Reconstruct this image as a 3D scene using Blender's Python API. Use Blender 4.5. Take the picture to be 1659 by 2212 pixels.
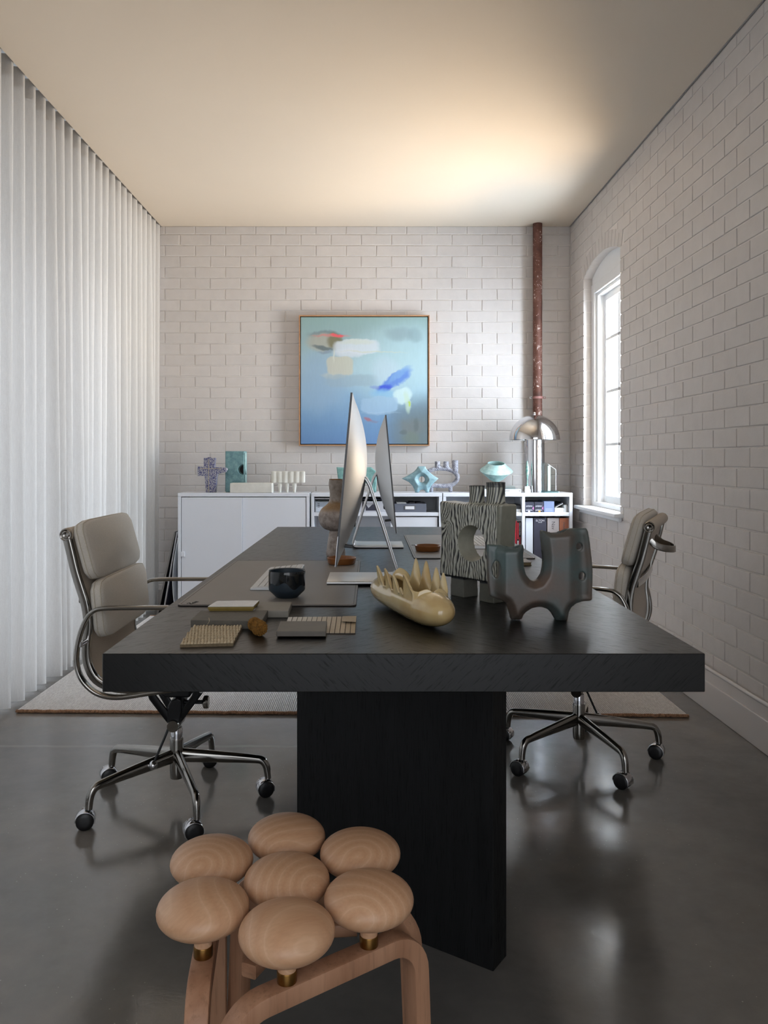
import bpy, bmesh, math, random
import numpy as np
from mathutils import Vector, Matrix

for o in list(bpy.data.objects):
    bpy.data.objects.remove(o)
SC = bpy.context.scene
COL = SC.collection
R = math.radians
random.seed(7)

# ------------------------------------------------------------------ camera, world, lights, exposure
F, CX, CY, H = 1740.0, 801.0, 992.0, 1.12          # focal length in pixels, vanishing point, eye height
WALL_Y, WALL_X, CEIL = 6.142, 1.52, 2.895
DESK_Z, CAB_Z = 0.763, 0.880

cam_d = bpy.data.cameras.new('camera')
cam_d.sensor_fit = 'HORIZONTAL'
cam_d.sensor_width = 36.0
cam_d.lens = F / 1659.0 * 36.0
cam_d.shift_x = (829.5 - CX) / 1659.0
cam_d.shift_y = -(1106.0 - CY) / 1659.0
cam_d.clip_start = 0.05
cam = bpy.data.objects.new('camera', cam_d)
cam.location = (0, 0, H)
cam.rotation_euler = (R(90), 0, 0)
COL.objects.link(cam)
SC.camera = cam

wd = bpy.data.worlds.new('overcast_sky')
SC.world = wd
wd.use_nodes = True
bg = wd.node_tree.nodes['Background']
bg.inputs[0].default_value = (0.86, 0.92, 1.0, 1)
bg.inputs[1].default_value = 1.1


def area(name, loc, aim, sx, sy, power, col):
    d = bpy.data.lights.new(name, 'AREA')
    d.shape = 'RECTANGLE'
    d.size, d.size_y = sx, sy
    d.energy = power
    d.color = col
    o = bpy.data.objects.new(name, d)
    o.location = loc
    v = Vector(aim) - Vector(loc)
    o.rotation_euler = v.to_track_quat('-Z', 'Y').to_euler()
    COL.objects.link(o)
    return o


# daylight outside the arched window, outside the curtained glazing, plus an added, unseen fill lamp behind the camera
area('window_daylight', (1.98, 5.33, 1.60), (0.0, 5.2, 1.45), 1.0, 1.9, 165, (0.80, 0.89, 1.0))
area('glazing_daylight', (-2.10, 2.2, 1.10), (0.0, 2.2, 1.10), 6.0, 2.0, 86, (0.84, 0.89, 1.0))
area('sunlit_paving_bounce', (3.9, 6.4, 0.05), (1.2, 5.2, 2.4), 5.4, 2.2, 2450, (1.0, 0.73, 0.45))
area('rear_fill', (0.2, -1.75, 1.7), (0.1, 3.0, 1.2), 2.6, 1.9, 15, (0.96, 0.97, 1.0))

SC.view_settings.view_transform = 'Standard'
SC.view_settings.look = 'None'
SC.view_settings.gamma = 1.0
SC.view_settings.use_curve_mapping = False
SC.view_settings.exposure = 0.40
try:
    SC.cycles.use_denoising = True
    SC.cycles.max_bounces = 8
    SC.cycles.diffuse_bounces = 4
    SC.cycles.glossy_bounces = 4
    SC.cycles.transparent_max_bounces = 10
    SC.cycles.sample_clamp_indirect = 6.0
    SC.cycles.caustics_refractive = False
    SC.cycles.caustics_reflective = False
except Exception:
    pass


# ------------------------------------------------------------------ helpers
def X_(px, Y):
    return (px - CX) * Y / F


def Z_(py, Y):
    return H - (py - CY) * Y / F


def on_z(px, py, z):
    Y = F * (H - z) / (py - CY)
    return Vector((X_(px, Y), Y, z))


def lin(c):
    return tuple((v / 255 / 12.92) if v / 255 <= 0.04045 else ((v / 255 + 0.055) / 1.055) ** 2.4 for v in c[:3])


def tag(o, label=None, cat=None, group=None, kind=None):
    if label:
        o['label'] = label
    if cat:
        o['category'] = cat
    if group:
        o['group'] = group
    if kind:
        o['kind'] = kind
    return o


def thing(name, label, cat, loc=(0, 0, 0), rz=0.0, group=None, kind=None):
    o = bpy.data.objects.new(name, None)
    o.empty_display_size = 0.05
    o.location = loc
    o.rotation_euler = (0, 0, rz)
    COL.objects.link(o)
    return tag(o, label, cat, group, kind)


def mk(name, verts, faces, mat, parent=None, smooth=False, local=False, mats=None, fmats=None):
    """one mesh object; verts in world space, or in the parent's space when local"""
    V = np.asarray(verts, dtype=float).reshape(-1, 3)
    c = (V.min(0) + V.max(0)) / 2
    me = bpy.data.meshes.new(name)
    me.from_pydata((V - c).tolist(), [], [tuple(int(i) for i in f) for f in faces])
    for m in ([mat] if mats is None else mats):
        me.materials.append(m)
    if fmats is not None:
        me.polygons.foreach_set('material_index', np.asarray(fmats, dtype=np.int32))
    if smooth:
        me.polygons.foreach_set('use_smooth', np.ones(len(me.polygons), dtype=bool))
    me.update()
    o = bpy.data.objects.new(name, me)
    COL.objects.link(o)
    if parent is not None:
        o.parent = parent
        p = Vector(c) if local else Vector(c) - parent.location
        if not local:
            q = parent.parent
            while q is not None:
                p -= q.location
                q = q.parent
        elif parent.type == 'MESH':            # sub-part of a part given in the thing's space
            p = Vector(c) - parent.location
        o.location = p
    else:
        o.location = Vector(c)
    return o


def from_bm(name, bm, mat, parent=None, smooth=False, local=False):
    bm.verts.ensure_lookup_table()
    vs = [v.co[:] for v in bm.verts]
    fs = [[v.index for v in f.verts] for f in bm.faces]
    bm.free()
    return mk(name, vs, fs, mat, parent, smooth, local)


def smooth_by_angle(o, ang=35):
    me = o.data
    me.polygons.foreach_set('use_smooth', np.ones(len(me.polygons), dtype=bool))
    try:
        me.set_sharp_from_angle(angle=R(ang))
    except Exception:
        pass
    return o


def box_bm(x0, x1, y0, y1, z0, z1, bev=0.0, seg=2):
    bm = bmesh.new()
    bmesh.ops.create_cube(bm, size=1.0)
    for v in bm.verts:
        v.co = Vector(((x0 + x1) / 2 + v.co.x * (x1 - x0), (y0 + y1) / 2 + v.co.y * (y1 - y0), (z0 + z1) / 2 + v.co.z * (z1 - z0)))
    if bev > 0:
        bmesh.ops.bevel(bm, geom=bm.edges[:], offset=bev, segments=seg, affect='EDGES', profile=0.5)
    bm.verts.index_update()
    return bm


def box(name, x0, x1, y0, y1, z0, z1, mat, parent=None, bev=0.0, seg=2, local=False):
    return from_bm(name, box_bm(x0, x1, y0, y1, z0, z1, bev, seg), mat, parent, False, local)


def prism(name, pts, axis_o, ax_u, ax_v, ax_w, w0, w1, mat, parent=None, bev=0.0, local=False, seg=2):
    """polygon pts (u, v) extruded from w0 to w1 along ax_w"""
    O, U, Vv, W = Vector(axis_o), Vector(ax_u), Vector(ax_v), Vector(ax_w)
    bm = bmesh.new()
    a = [bm.verts.new(O + U * u + Vv * v + W * w0) for u, v in pts]
    b = [bm.verts.new(O + U * u + Vv * v + W * w1) for u, v in pts]
    n = len(pts)
    bm.faces.new(a)
    bm.faces.new(b[::-1])
    for i in range(n):
        bm.faces.new((a[i], b[i], b[(i + 1) % n], a[(i + 1) % n]))
    bmesh.ops.recalc_face_normals(bm, faces=bm.faces[:])
    if bev > 0:
        bmesh.ops.bevel(bm, geom=bm.edges[:], offset=bev, segments=seg, affect='EDGES', profile=0.5)
    bm.verts.index_update()
    return from_bm(name, bm, mat, parent, False, local)


def lathe(name, prof, loc, mat, parent=None, seg=40, local=False, axis='z', sharp=40, cap=True, squash=(1, 1)):
    vs, fs = [], []
    n = len(prof)
    for i in range(seg):
        a = 2 * math.pi * i / seg
        for r, z in prof:
            if axis == 'z':
                p = (r * math.cos(a) * squash[0], r * math.sin(a) * squash[1], z)
            elif axis == 'y':
                p = (r * math.cos(a), z, r * math.sin(a))
            else:
                p = (z, r * math.cos(a), r * math.sin(a))
            vs.append((p[0] + loc[0], p[1] + loc[1], p[2] + loc[2]))
    for i in range(seg):
        j = (i + 1) % seg
        for k in range(n - 1):
            q = (i * n + k, j * n + k, j * n + k + 1, i * n + k + 1)
            fs.append(q if axis != 'y' else q[::-1])
    bm = bmesh.new()
    bv = [bm.verts.new(v) for v in vs]
    for f in fs:
        try:
            bm.faces.new([bv[i] for i in f])
        except ValueError:
            pass
    bmesh.ops.remove_doubles(bm, verts=bm.verts[:], dist=1e-6)
    bmesh.ops.recalc_face_normals(bm, faces=bm.faces[:])
    bm.verts.index_update()
    o = from_bm(name, bm, mat, parent, True, local)
    return smooth_by_angle(o, sharp)


def cat_rom(P, n=6, closed=False):
    P = [Vector(p) for p in P]
    out = []
    m = len(P)
    rng = range(m if closed else m - 1)
    for i in rng:
        p0 = P[(i - 1) % m] if (closed or i > 0) else P[0] * 2 - P[1]
        p1, p2 = P[i], P[(i + 1) % m]
        p3 = P[(i + 2) % m] if (closed or i + 2 < m) else P[-1] * 2 - P[-2]
        for k in range(n):
            t = k / n
            out.append(0.5 * ((2 * p1) + (p2 - p0) * t + (2 * p0 - 5 * p1 + 4 * p2 - p3) * t * t + (3 * p1 - p0 - 3 * p2 + p3) * t ** 3))
    if not closed:
        out.append(P[-1])
    return out


def sweep_data(path, sect, side=None, closed=False, scale=None):
    """sect: list of (a, b) offsets; a along 'side', b along the third axis"""
    path = [Vector(p) for p in path]
    n, m = len(path), len(sect)
    vs, fs = [], []
    prev = None
    for i in range(n):
        if closed:
            t = path[(i + 1) % n] - path[i - 1]
        else:
            t = path[min(i + 1, n - 1)] - path[max(i - 1, 0)]
        t.normalize()
        if side is not None:
            s = Vector(side)
            s = (s - t * s.dot(t)).normalized()
        else:
            if prev is None:
                ref = Vector((0, 0, 1)) if abs(t.z) < 0.9 else Vector((1, 0, 0))
                s = t.cross(ref).normalized()
            else:
                s = (prev - t * prev.dot(t)).normalized()
        prev = s
        b = t.cross(s)
        k = 1.0 if scale is None else scale[i]
        ka, kb = (k, k) if not isinstance(k, tuple) else k
        for u, v in sect:
            vs.append(path[i] + s * (u * ka) + b * (v * kb))
    for i in range(n if closed else n - 1):
        j = (i + 1) % n
        for k in range(m):
            l = (k + 1) % m
            fs.append((i * m + k, i * m + l, j * m + l, j * m + k))
    if not closed:
        fs.append(tuple(range(m))[::-1])
        fs.append(tuple((n - 1) * m + k for k in range(m)))
    return vs, fs


def circ(r, n=12, r2=None):
    r2 = r if r2 is None else r2
    return [(r * math.cos(2 * math.pi * i / n), r2 * math.sin(2 * math.pi * i / n)) for i in range(n)]


def rrect(w, h, r, n=3):
    out = []
    for cx, cy, a0 in ((w / 2 - r, h / 2 - r, 0), (-w / 2 + r, h / 2 - r, 90), (-w / 2 + r, -h / 2 + r, 180), (w / 2 - r, -h / 2 + r, 270)):
        for k in range(n + 1):
            a = R(a0 + 90 * k / n)
            out.append((cx + r * math.cos(a), cy + r * math.sin(a)))
    return out


def sweep(name, path, sect, mat, parent=None, side=None, closed=False, scale=None, local=False, sharp=50):
    vs, fs = sweep_data(path, sect, side, closed, scale)
    bm = bmesh.new()
    bv = [bm.verts.new(v) for v in vs]
    for f in fs:
        try:
            bm.faces.new([bv[i] for i in f])
        except ValueError:
            pass
    bmesh.ops.recalc_face_normals(bm, faces=bm.faces[:])
    bm.verts.index_update()
    o = from_bm(name, bm, mat, parent, True, local)
    return smooth_by_angle(o, sharp)


def surf_nets(Fv, org, h):
    s = Fv < 0
    n = np.array(Fv.shape)
    acc = np.zeros(tuple(n - 1) + (3,))
    cnt = np.zeros(tuple(n - 1))
    for ax in range(3):
        o1, o2 = [a for a in range(3) if a != ax]
        for da in (0, 1):
            for db in (0, 1):
                sl0, sl1 = [None] * 3, [None] * 3
                sl0[ax], sl1[ax] = slice(0, n[ax] - 1), slice(1, n[ax])
                for o, d in ((o1, da), (o2, db)):
                    sl0[o] = sl1[o] = slice(d, d + n[o] - 1)
                f0, f1 = Fv[tuple(sl0)], Fv[tuple(sl1)]
                c = (f0 < 0) != (f1 < 0)
                den = np.where(c, f0 - f1, 1.0)
                acc[..., ax] += np.where(c, f0 / den, 0)
                acc[..., o1] += c * da
                acc[..., o2] += c * db
                cnt += c
    val = cnt > 0
    idx = -np.ones(cnt.shape, dtype=np.int64)
    idx[val] = np.arange(val.sum())
    cell = np.argwhere(val)
    V = (cell + acc[val] / cnt[val][:, None]) * h + np.asarray(org)
    Q = []
    for ax in range(3):
        b, c = (ax + 1) % 3, (ax + 2) % 3
        sl0, sl1 = [None] * 3, [None] * 3
        sl0[ax], sl1[ax] = slice(0, n[ax] - 1), slice(1, n[ax])
        sl0[b] = sl1[b] = slice(1, n[b] - 1)
        sl0[c] = sl1[c] = slice(1, n[c] - 1)
        s0, s1 = s[tuple(sl0)], s[tuple(sl1)]
        E = np.argwhere(s0 != s1)
        if len(E) == 0:
            continue
        inside0 = s0[tuple(E.T)]
        E = E.copy()
        E[:, b] += 1
        E[:, c] += 1

        def at(db, dc):
            G = E.copy()
            G[:, b] += db
            G[:, c] += dc
            return idx[tuple(G.T)]
        q = np.stack([at(-1, -1), at(0, -1), at(0, 0), at(-1, 0)], 1)
        q[~inside0] = q[~inside0][:, ::-1]
        Q.append(q)
    return V, np.concatenate(Q)


def sdf_obj(name, fn, lo, hi, h, mat, parent=None, xf=None, relax=1, attr=None):
    """mesh the zero set of fn(x, y, z) in a local box, then place with xf (a 4x4 Matrix)"""
    lo, hi = np.asarray(lo, float) - 2 * h, np.asarray(hi, float) + 2 * h
    n = np.ceil((hi - lo) / h).astype(int) + 1
    g = np.meshgrid(*[lo[i] + h * np.arange(n[i]) for i in range(3)], indexing='ij')
    V, Q = surf_nets(fn(*g), lo, h)
    for _ in range(relax):                                  # light smoothing of the grid steps
        S = np.zeros_like(V)
        C = np.zeros(len(V))
        for a, b in ((0, 1), (1, 2), (2, 3), (3, 0)):
            np.add.at(S, Q[:, a], V[Q[:, b]])
            np.add.at(S, Q[:, b], V[Q[:, a]])
            np.add.at(C, Q[:, a], 1)
            np.add.at(C, Q[:, b], 1)
        V = 0.5 * V + 0.5 * S / C[:, None]
    Vl = V.copy()
    if xf is not None:
        Mx = np.array(xf)
        V = V @ Mx[:3, :3].T + Mx[:3, 3]
    o = mk(name, V, Q, mat, parent, True)
    if attr is not None:
        a = o.data.attributes.new('glaze', 'FLOAT', 'POINT')
        a.data.foreach_set('value', np.asarray(attr(Vl[:, 0], Vl[:, 1], Vl[:, 2]), dtype=np.float32))
    return o


def poly_sdf(px, py, poly):
    """signed distance (negative inside) to a closed 2-D polygon"""
    P = np.asarray(poly, float)
    d = np.full(px.shape, 1e9)
    ins = np.zeros(px.shape, bool)
    for i in range(len(P)):
        a, b = P[i], P[(i + 1) % len(P)]
        e = b - a
        t = np.clip(((px - a[0]) * e[0] + (py - a[1]) * e[1]) / (e @ e + 1e-12), 0, 1)
        d = np.minimum(d, (px - a[0] - t * e[0]) ** 2 + (py - a[1] - t * e[1]) ** 2)
        cond = (a[1] > py) != (b[1] > py)
        xi = (b[0] - a[0]) * (py - a[1]) / (b[1] - a[1] + 1e-12) + a[0]
        ins ^= cond & (px < xi)
    d = np.sqrt(d)
    return np.where(ins, -d, d)


def poly_sdf3(x, z, poly):
    """as poly_sdf, on a 3-D grid where x varies on axis 0 and z on axis 2"""
    d2 = poly_sdf(x[:, 0, :], z[:, 0, :], poly)
    return np.repeat(d2[:, None, :], x.shape[1], 1)


def extrude_round(d2, w, h, r):
    a, b = d2 + r, np.abs(w) - h + r
    return np.sqrt(np.maximum(a, 0) ** 2 + np.maximum(b, 0) ** 2) + np.minimum(np.maximum(a, b), 0) - r


def smin(a, b, k):
    hh = np.clip(0.5 + 0.5 * (b - a) / k, 0, 1)
    return b * (1 - hh) + a * hh - k * hh * (1 - hh)


def smooth_poly(P, n=5):
    return [(p.x, p.y) for p in cat_rom([(a, b, 0) for a, b in P], n, True)]


# ------------------------------------------------------------------ materials
MATS = {}


def _base(name):
    m = bpy.data.materials.new(name)
    m.use_nodes = True
    nt = m.node_tree
    return m, nt, nt.nodes['Principled BSDF']


def coords(nt, scale=(1, 1, 1), rnd=False):
    tc = nt.nodes.new('ShaderNodeTexCoord')
    mp = nt.nodes.new('ShaderNodeMapping')
    mp.inputs['Scale'].default_value = scale
    nt.links.new(tc.outputs['Object'], mp.inputs['Vector'])
    if rnd:
        oi = nt.nodes.new('ShaderNodeObjectInfo')
        mu = nt.nodes.new('ShaderNodeVectorMath')
        mu.operation = 'SCALE'
        mu.inputs[0].default_value = (37.0, 17.0, 23.0)
        nt.links.new(oi.outputs['Random'], mu.inputs['Scale'])
        nt.links.new(mu.outputs[0], mp.inputs['Location'])
    return mp.outputs[0]


def noise(nt, vec, scale, detail=4.0, rough=0.55, dist=0.0):
    n = nt.nodes.new('ShaderNodeTexNoise')
    n.inputs['Scale'].default_value = scale
    n.inputs['Detail'].default_value = detail
    n.inputs['Roughness'].default_value = rough
    n.inputs['Distortion'].default_value = dist
    nt.links.new(vec, n.inputs['Vector'])
    return n.outputs['Fac']


def ramp(nt, fac, stops, interp='LINEAR'):
    r = nt.nodes.new('ShaderNodeValToRGB')
    r.color_ramp.interpolation = interp
    els = r.color_ramp.elements
    while len(els) < len(stops):
        els.new(0.5)
    for e, (p, c) in zip(els, stops):
        e.position = p
        e.color = tuple(c) + (1,) if len(c) == 3 else c
    nt.links.new(fac, r.inputs['Fac'])
    return r.outputs['Color']


def mixc(nt, fac, a, b, mode='MIX'):
    m = nt.nodes.new('ShaderNodeMix')
    m.data_type = 'RGBA'
    m.blend_type = mode
    for s, v in ((m.inputs[0], fac), (m.inputs[6], a), (m.inputs[7], b)):
        if isinstance(v, (int, float)):
            s.default_value = v
        elif isinstance(v, tuple):
            s.default_value = v + (1,) if len(v) == 3 else v
        else:
            nt.links.new(v, s)
    return m.outputs[2]


def math_(nt, op, a, b=0.0, c=0.0, clamp=False):
    m = nt.nodes.new('ShaderNodeMath')
    m.operation = op
    m.use_clamp = clamp
    for i, v in enumerate((a, b, c)):
        if i >= len(m.inputs):
            break
        if isinstance(v, (int, float)):
            m.inputs[i].default_value = v
        else:
            nt.links.new(v, m.inputs[i])
    return m.outputs[0]


def bump(nt, bs, height, strength, dist):
    b = nt.nodes.new('ShaderNodeBump')
    b.inputs['Strength'].default_value = strength
    b.inputs['Distance'].default_value = dist
    nt.links.new(height, b.inputs['Height'])
    nt.links.new(b.outputs[0], bs.inputs['Normal'])


def M(name, col, rough=0.5, metal=0.0, var=0.0, vscale=8.0, bmp=None, coat=0.0, spec=0.5, rnd=False, sheen=0.0, vcol=None):
    if name in MATS:
        return MATS[name]
    m, nt, bs = _base(name)
    c = lin(col)
    bs.inputs['Base Color'].default_value = c + (1,)
    bs.inputs['Roughness'].default_value = rough
    bs.inputs['Metallic'].default_value = metal
    bs.inputs['Specular IOR Level'].default_value = spec
    bs.inputs['Coat Weight'].default_value = coat
    bs.inputs['Coat Roughness'].default_value = 0.08
    bs.inputs['Sheen Weight'].default_value = sheen
    if var > 0 or bmp:
        vec = coords(nt, rnd=rnd)
        if var > 0:
            n = noise(nt, vec, vscale)
            lo = lin(vcol) if vcol else tuple(max(0, v * (1 - var)) for v in c)
            hi = c if vcol else tuple(min(1, v * (1 + var)) for v in c)
            nt.links.new(ramp(nt, n, [(0.3, lo), (0.7, hi)]), bs.inputs['Base Color'])
        if bmp:
            bump(nt, bs, noise(nt, vec, bmp[0], 3.0), bmp[1], bmp[2])
    MATS[name] = m
    m.diffuse_color = c + (1,)
    return m


def tone_by_object(m, lo, hi):
    """a slightly different paint tone on every brick"""
    nt = m.node_tree
    bs = nt.nodes['Principled BSDF']
    l = bs.inputs['Base Color'].links[0]
    src = l.from_socket
    oi = nt.nodes.new('ShaderNodeObjectInfo')
    nt.links.new(mixc(nt, 1.0, src, ramp(nt, oi.outputs['Random'], [(0.0, (lo,) * 3), (1.0, (hi,) * 3)]), 'MULTIPLY'), bs.inputs['Base Color'])


def wood(name, dark, light, rough, axis='z', scale=1.0, chevron=False, bstr=0.35, spec=0.5, coat=0.0, pore=True):
    """stained grain running along one object axis, or in a chevron mirrored about x = 0"""
    m, nt, bs = _base(name)
    tc = nt.nodes.new('ShaderNodeTexCoord')
    sep = nt.nodes.new('ShaderNodeSeparateXYZ')
    nt.links.new(tc.outputs['Object'], sep.inputs[0])
    x, y, z = sep.outputs
    cb = nt.nodes.new('ShaderNodeCombineXYZ')
    if chevron:
        ax = math_(nt, 'ABSOLUTE', x)
        yz = math_(nt, 'SUBTRACT', y, z)                    # the edge carries the slanted grain round the arris
        across, along, third = math_(nt, 'ADD', ax, yz), math_(nt, 'SUBTRACT', ax, yz), math_(nt, 'MULTIPLY', z, 0.1)
        side = math_(nt, 'SIGN', x)
        third = math_(nt, 'ADD', third, math_(nt, 'MULTIPLY', side, 3.0))
    elif axis == 'z':
        across, along, third = x, z, y
    elif axis == 'x':
        across, along, third = z, x, y
    else:
        across, along, third = x, y, z
    nt.links.new(math_(nt, 'MULTIPLY', across, 26.0 * scale), cb.inputs[0])
    nt.links.new(math_(nt, 'MULTIPLY', along, 1.6 * scale), cb.inputs[1])
    nt.links.new(math_(nt, 'MULTIPLY', third, 26.0 * scale), cb.inputs[2])
    n1 = noise(nt, cb.outputs[0], 1.0, 6.0, 0.6, 0.6)
    n2 = noise(nt, cb.outputs[0], 6.0, 4.0, 0.65, 0.0)
    col = ramp(nt, n1, [(0.3, lin(dark)), (0.7, lin(light))])
    po = ramp(nt, n2, [(0.34, (0.3, 0.3, 0.3)), (0.46, (1, 1, 1))])
    col = mixc(nt, 0.32 if pore else 0.25, col, po, 'MULTIPLY')
    nt.links.new(col, bs.inputs['Base Color'])
    pf = math_(nt, 'MULTIPLY', ramp(nt, n2, [(0.34, (1, 1, 1)), (0.46, (0, 0, 0))]), 1.0 if pore else 0.2)
    nt.links.new(math_(nt, 'MULTIPLY_ADD', pf, 0.15, rough), bs.inputs['Roughness'])
    nt.links.new(math_(nt, 'MULTIPLY_ADD', pf, -0.35 * spec, spec), bs.inputs['Specular IOR Level'])
    bs.inputs['Coat Weight'].default_value = coat
    h = math_(nt, 'ADD', math_(nt, 'MULTIPLY', n1, 0.5), n2)
    bump(nt, bs, h, bstr, 0.0015)
    MATS[name] = m
    return m


def beech(name, dark, light, rings=26.0, rough=0.42):
    """growth rings cut at a different slant on every knob"""
    m, nt, bs = _base(name)
    tc = nt.nodes.new('ShaderNodeTexCoord')
    oi = nt.nodes.new('ShaderNodeObjectInfo')
    ro = nt.nodes.new('ShaderNodeVectorRotate')
    ro.rotation_type = 'EULER_XYZ'
    an = nt.nodes.new('ShaderNodeCombineXYZ')
    nt.links.new(math_(nt, 'MULTIPLY_ADD', oi.outputs['Random'], 1.1, 0.35), an.inputs[0])
    nt.links.new(math_(nt, 'MULTIPLY', oi.outputs['Random'], 0.9), an.inputs[1])
    nt.links.new(math_(nt, 'MULTIPLY', oi.outputs['Random'], 40.0), an.inputs[2])
    nt.links.new(tc.outputs['Object'], ro.inputs['Vector'])
    nt.links.new(an.outputs[0], ro.inputs['Rotation'])
    ad = nt.nodes.new('ShaderNodeVectorMath')
    ad.operation = 'ADD'
    ad.inputs[1].default_value = (0.0, 0.05, 0.03)
    nt.links.new(ro.outputs[0], ad.inputs[0])
    vec = ad.outputs[0]
    w = nt.nodes.new('ShaderNodeTexWave')
    w.wave_type = 'RINGS'
    w.rings_direction = 'X'
    w.wave_profile = 'SAW'
    w.inputs['Scale'].default_value = rings
    w.inputs['Distortion'].default_value = 1.6
    w.inputs['Detail'].default_value = 1.0
    w.inputs['Detail Scale'].default_value = 0.6
    nt.links.new(vec, w.inputs['Vector'])
    mid = tuple(0.5 * (a + b) for a, b in zip(dark, light))
    line = ramp(nt, w.outputs['Fac'], [(0.0, lin(light)), (0.10, lin(mid)), (0.55, lin(dark)), (0.94, lin(mid)), (1.0, lin(light))])
    mp = nt.nodes.new('ShaderNodeMapping')
    mp.inputs['Scale'].default_value = (30, 240, 240)
    nt.links.new(vec, mp.inputs['Vector'])
    fine = noise(nt, mp.outputs[0], 1.0, 4.0)
    col = mixc(nt, 0.25, line, ramp(nt, fine, [(0.3, (0.62, 0.57, 0.52)), (0.7, (1, 1, 1))]), 'MULTIPLY')
    nt.links.new(col, bs.inputs['Base Color'])
    bs.inputs['Roughness'].default_value = rough
    MATS[name] = m
    return m


def glass_thin(name, tint=(0.97, 0.99, 1.0), refl=0.08):
    m = bpy.data.materials.new(name)
    m.use_nodes = True
    nt = m.node_tree
    nt.nodes.clear()
    out = nt.nodes.new('ShaderNodeOutputMaterial')
    tr = nt.nodes.new('ShaderNodeBsdfTransparent')
    tr.inputs[0].default_value = tint + (1,)
    gl = nt.nodes.new('ShaderNodeBsdfGlossy')
    gl.inputs['Roughness'].default_value = 0.02
    mx = nt.nodes.new('ShaderNodeMixShader')
    mx.inputs[0].default_value = refl
    nt.links.new(tr.outputs[0], mx.inputs[1])
    nt.links.new(gl.outputs[0], mx.inputs[2])
    nt.links.new(mx.outputs[0], out.inputs[0])
    MATS[name] = m
    return m


def fabric(name, a, b, scale=700.0, rough=0.95, bs_=0.3):
    m, nt, bs = _base(name)
    vec = coords(nt)
    ch = nt.nodes.new('ShaderNodeTexNoise')
    ch.inputs['Scale'].default_value = scale
    ch.inputs['Detail'].default_value = 2.0
    nt.links.new(vec, ch.inputs['Vector'])
    nt.links.new(ramp(nt, ch.outputs['Fac'], [(0.35, lin(a)), (0.65, lin(b))]), bs.inputs['Base Color'])
    bs.inputs['Roughness'].default_value = rough
    bs.inputs['Sheen Weight'].default_value = 0.15
    bump(nt, bs, ch.outputs['Fac'], bs_, 0.001)
    MATS[name] = m
    return m


paint_brick = M('painted_brick', (206, 200, 196), 0.55, var=0.03, vscale=14, bmp=(90, 0.25, 0.002), rnd=True)
paint_mortar = M('painted_mortar', (220, 214, 209), 0.6, var=0.04, vscale=30, bmp=(120, 0.4, 0.003))
tone_by_object(paint_brick, 0.975, 1.01)
paint_ceiling = M('ceiling_paint', (218, 205, 188), 0.85, var=0.01, vscale=2)
paint_white = M('white_gloss_paint', (236, 238, 240), 0.35, var=0.01)
paint_base = M('baseboard_paint', (214, 208, 205), 0.4, var=0.01)
lacquer = M('white_lacquer', (226, 229, 236), 0.28, var=0.008, vscale=3)
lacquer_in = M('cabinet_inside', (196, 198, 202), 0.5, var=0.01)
chrome = M('chrome', (205, 205, 208), 0.06, 1.0, var=0.02)
chrome_dk = M('polished_aluminium', (150, 147, 142), 0.14, 1.0, var=0.03)
alu = M('satin_aluminium', (204, 205, 206), 0.42, 1.0, var=0.005)
black_pl = M('black_plastic', (18, 18, 20), 0.4, var=0.05)
black_gl = M('black_glass', (8, 8, 10), 0.06, var=0.05)
black_metal = M('black_casting', (22, 23, 25), 0.35, 0.3, var=0.05)


# =================================================================== THE ROOM
def concrete():
    m, nt, bs = _base('polished_concrete')
    tc = nt.nodes.new('ShaderNodeTexCoord')
    vec = tc.outputs['Object']
    n1 = noise(nt, vec, 1.1, 6.0, 0.6, 0.4)
    n2 = noise(nt, vec, 7.0, 6.0, 0.65)
    n3 = noise(nt, vec, 130.0, 2.0)
    c = ramp(nt, n1, [(0.30, lin((94, 92, 90))), (0.55, lin((112, 108, 103))), (0.75, lin((128, 118, 108)))])
    c = mixc(nt, 0.35, c, ramp(nt, n2, [(0.3, (0.55, 0.55, 0.55)), (0.7, (1.15, 1.13, 1.1))]), 'MULTIPLY')
    vo = nt.nodes.new('ShaderNodeTexVoronoi')
    vo.inputs['Scale'].default_value = 42.0
    nt.links.new(vec, vo.inputs['Vector'])
    speck = ramp(nt, math_(nt, 'MULTIPLY', vo.outputs['Distance'], math_(nt, 'ADD', n2, 0.6)), [(0.055, (1, 1, 1)), (0.075, (0, 0, 0))])
    c = mixc(nt, math_(nt, 'MULTIPLY', speck, math_(nt, 'GREATER_THAN', n1, 0.5)), c, lin((150, 146, 138)))
    # a faint cast seam running across the slab
    sep = nt.nodes.new('ShaderNodeSeparateXYZ')
    nt.links.new(vec, sep.inputs[0])
    sy = math_(nt, 'ADD', math_(nt, 'SUBTRACT', sep.outputs[1], 0.972), math_(nt, 'MULTIPLY', math_(nt, 'SUBTRACT', n2, 0.5), 0.03))
    sm = ramp(nt, math_(nt, 'ABSOLUTE', sy), [(0.006, (1, 1, 1)), (0.016, (0, 0, 0))])
    sm = math_(nt, 'MULTIPLY', math_(nt, 'MULTIPLY', sm, math_(nt, 'LESS_THAN', sep.outputs[0], -1.45)), math_(nt, 'MULTIPLY', n1, 0.7))
    c = mixc(nt, sm, c, lin((156, 152, 146)))
    nt.links.new(c, bs.inputs['Base Color'])
    rg = ramp(nt, n2, [(0.3, (0.10, 0.10, 0.10)), (0.7, (0.21, 0.21, 0.21))])
    nt.links.new(rg, bs.inputs['Roughness'])
    bs.inputs['Specular IOR Level'].default_value = 0.85
    h = math_(nt, 'ADD', math_(nt, 'MULTIPLY', n2, 0.7), math_(nt, 'MULTIPLY', n3, 0.12))
    bump(nt, bs, h, 0.10, 0.01)
    MATS['polished_concrete'] = m
    return m


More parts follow.
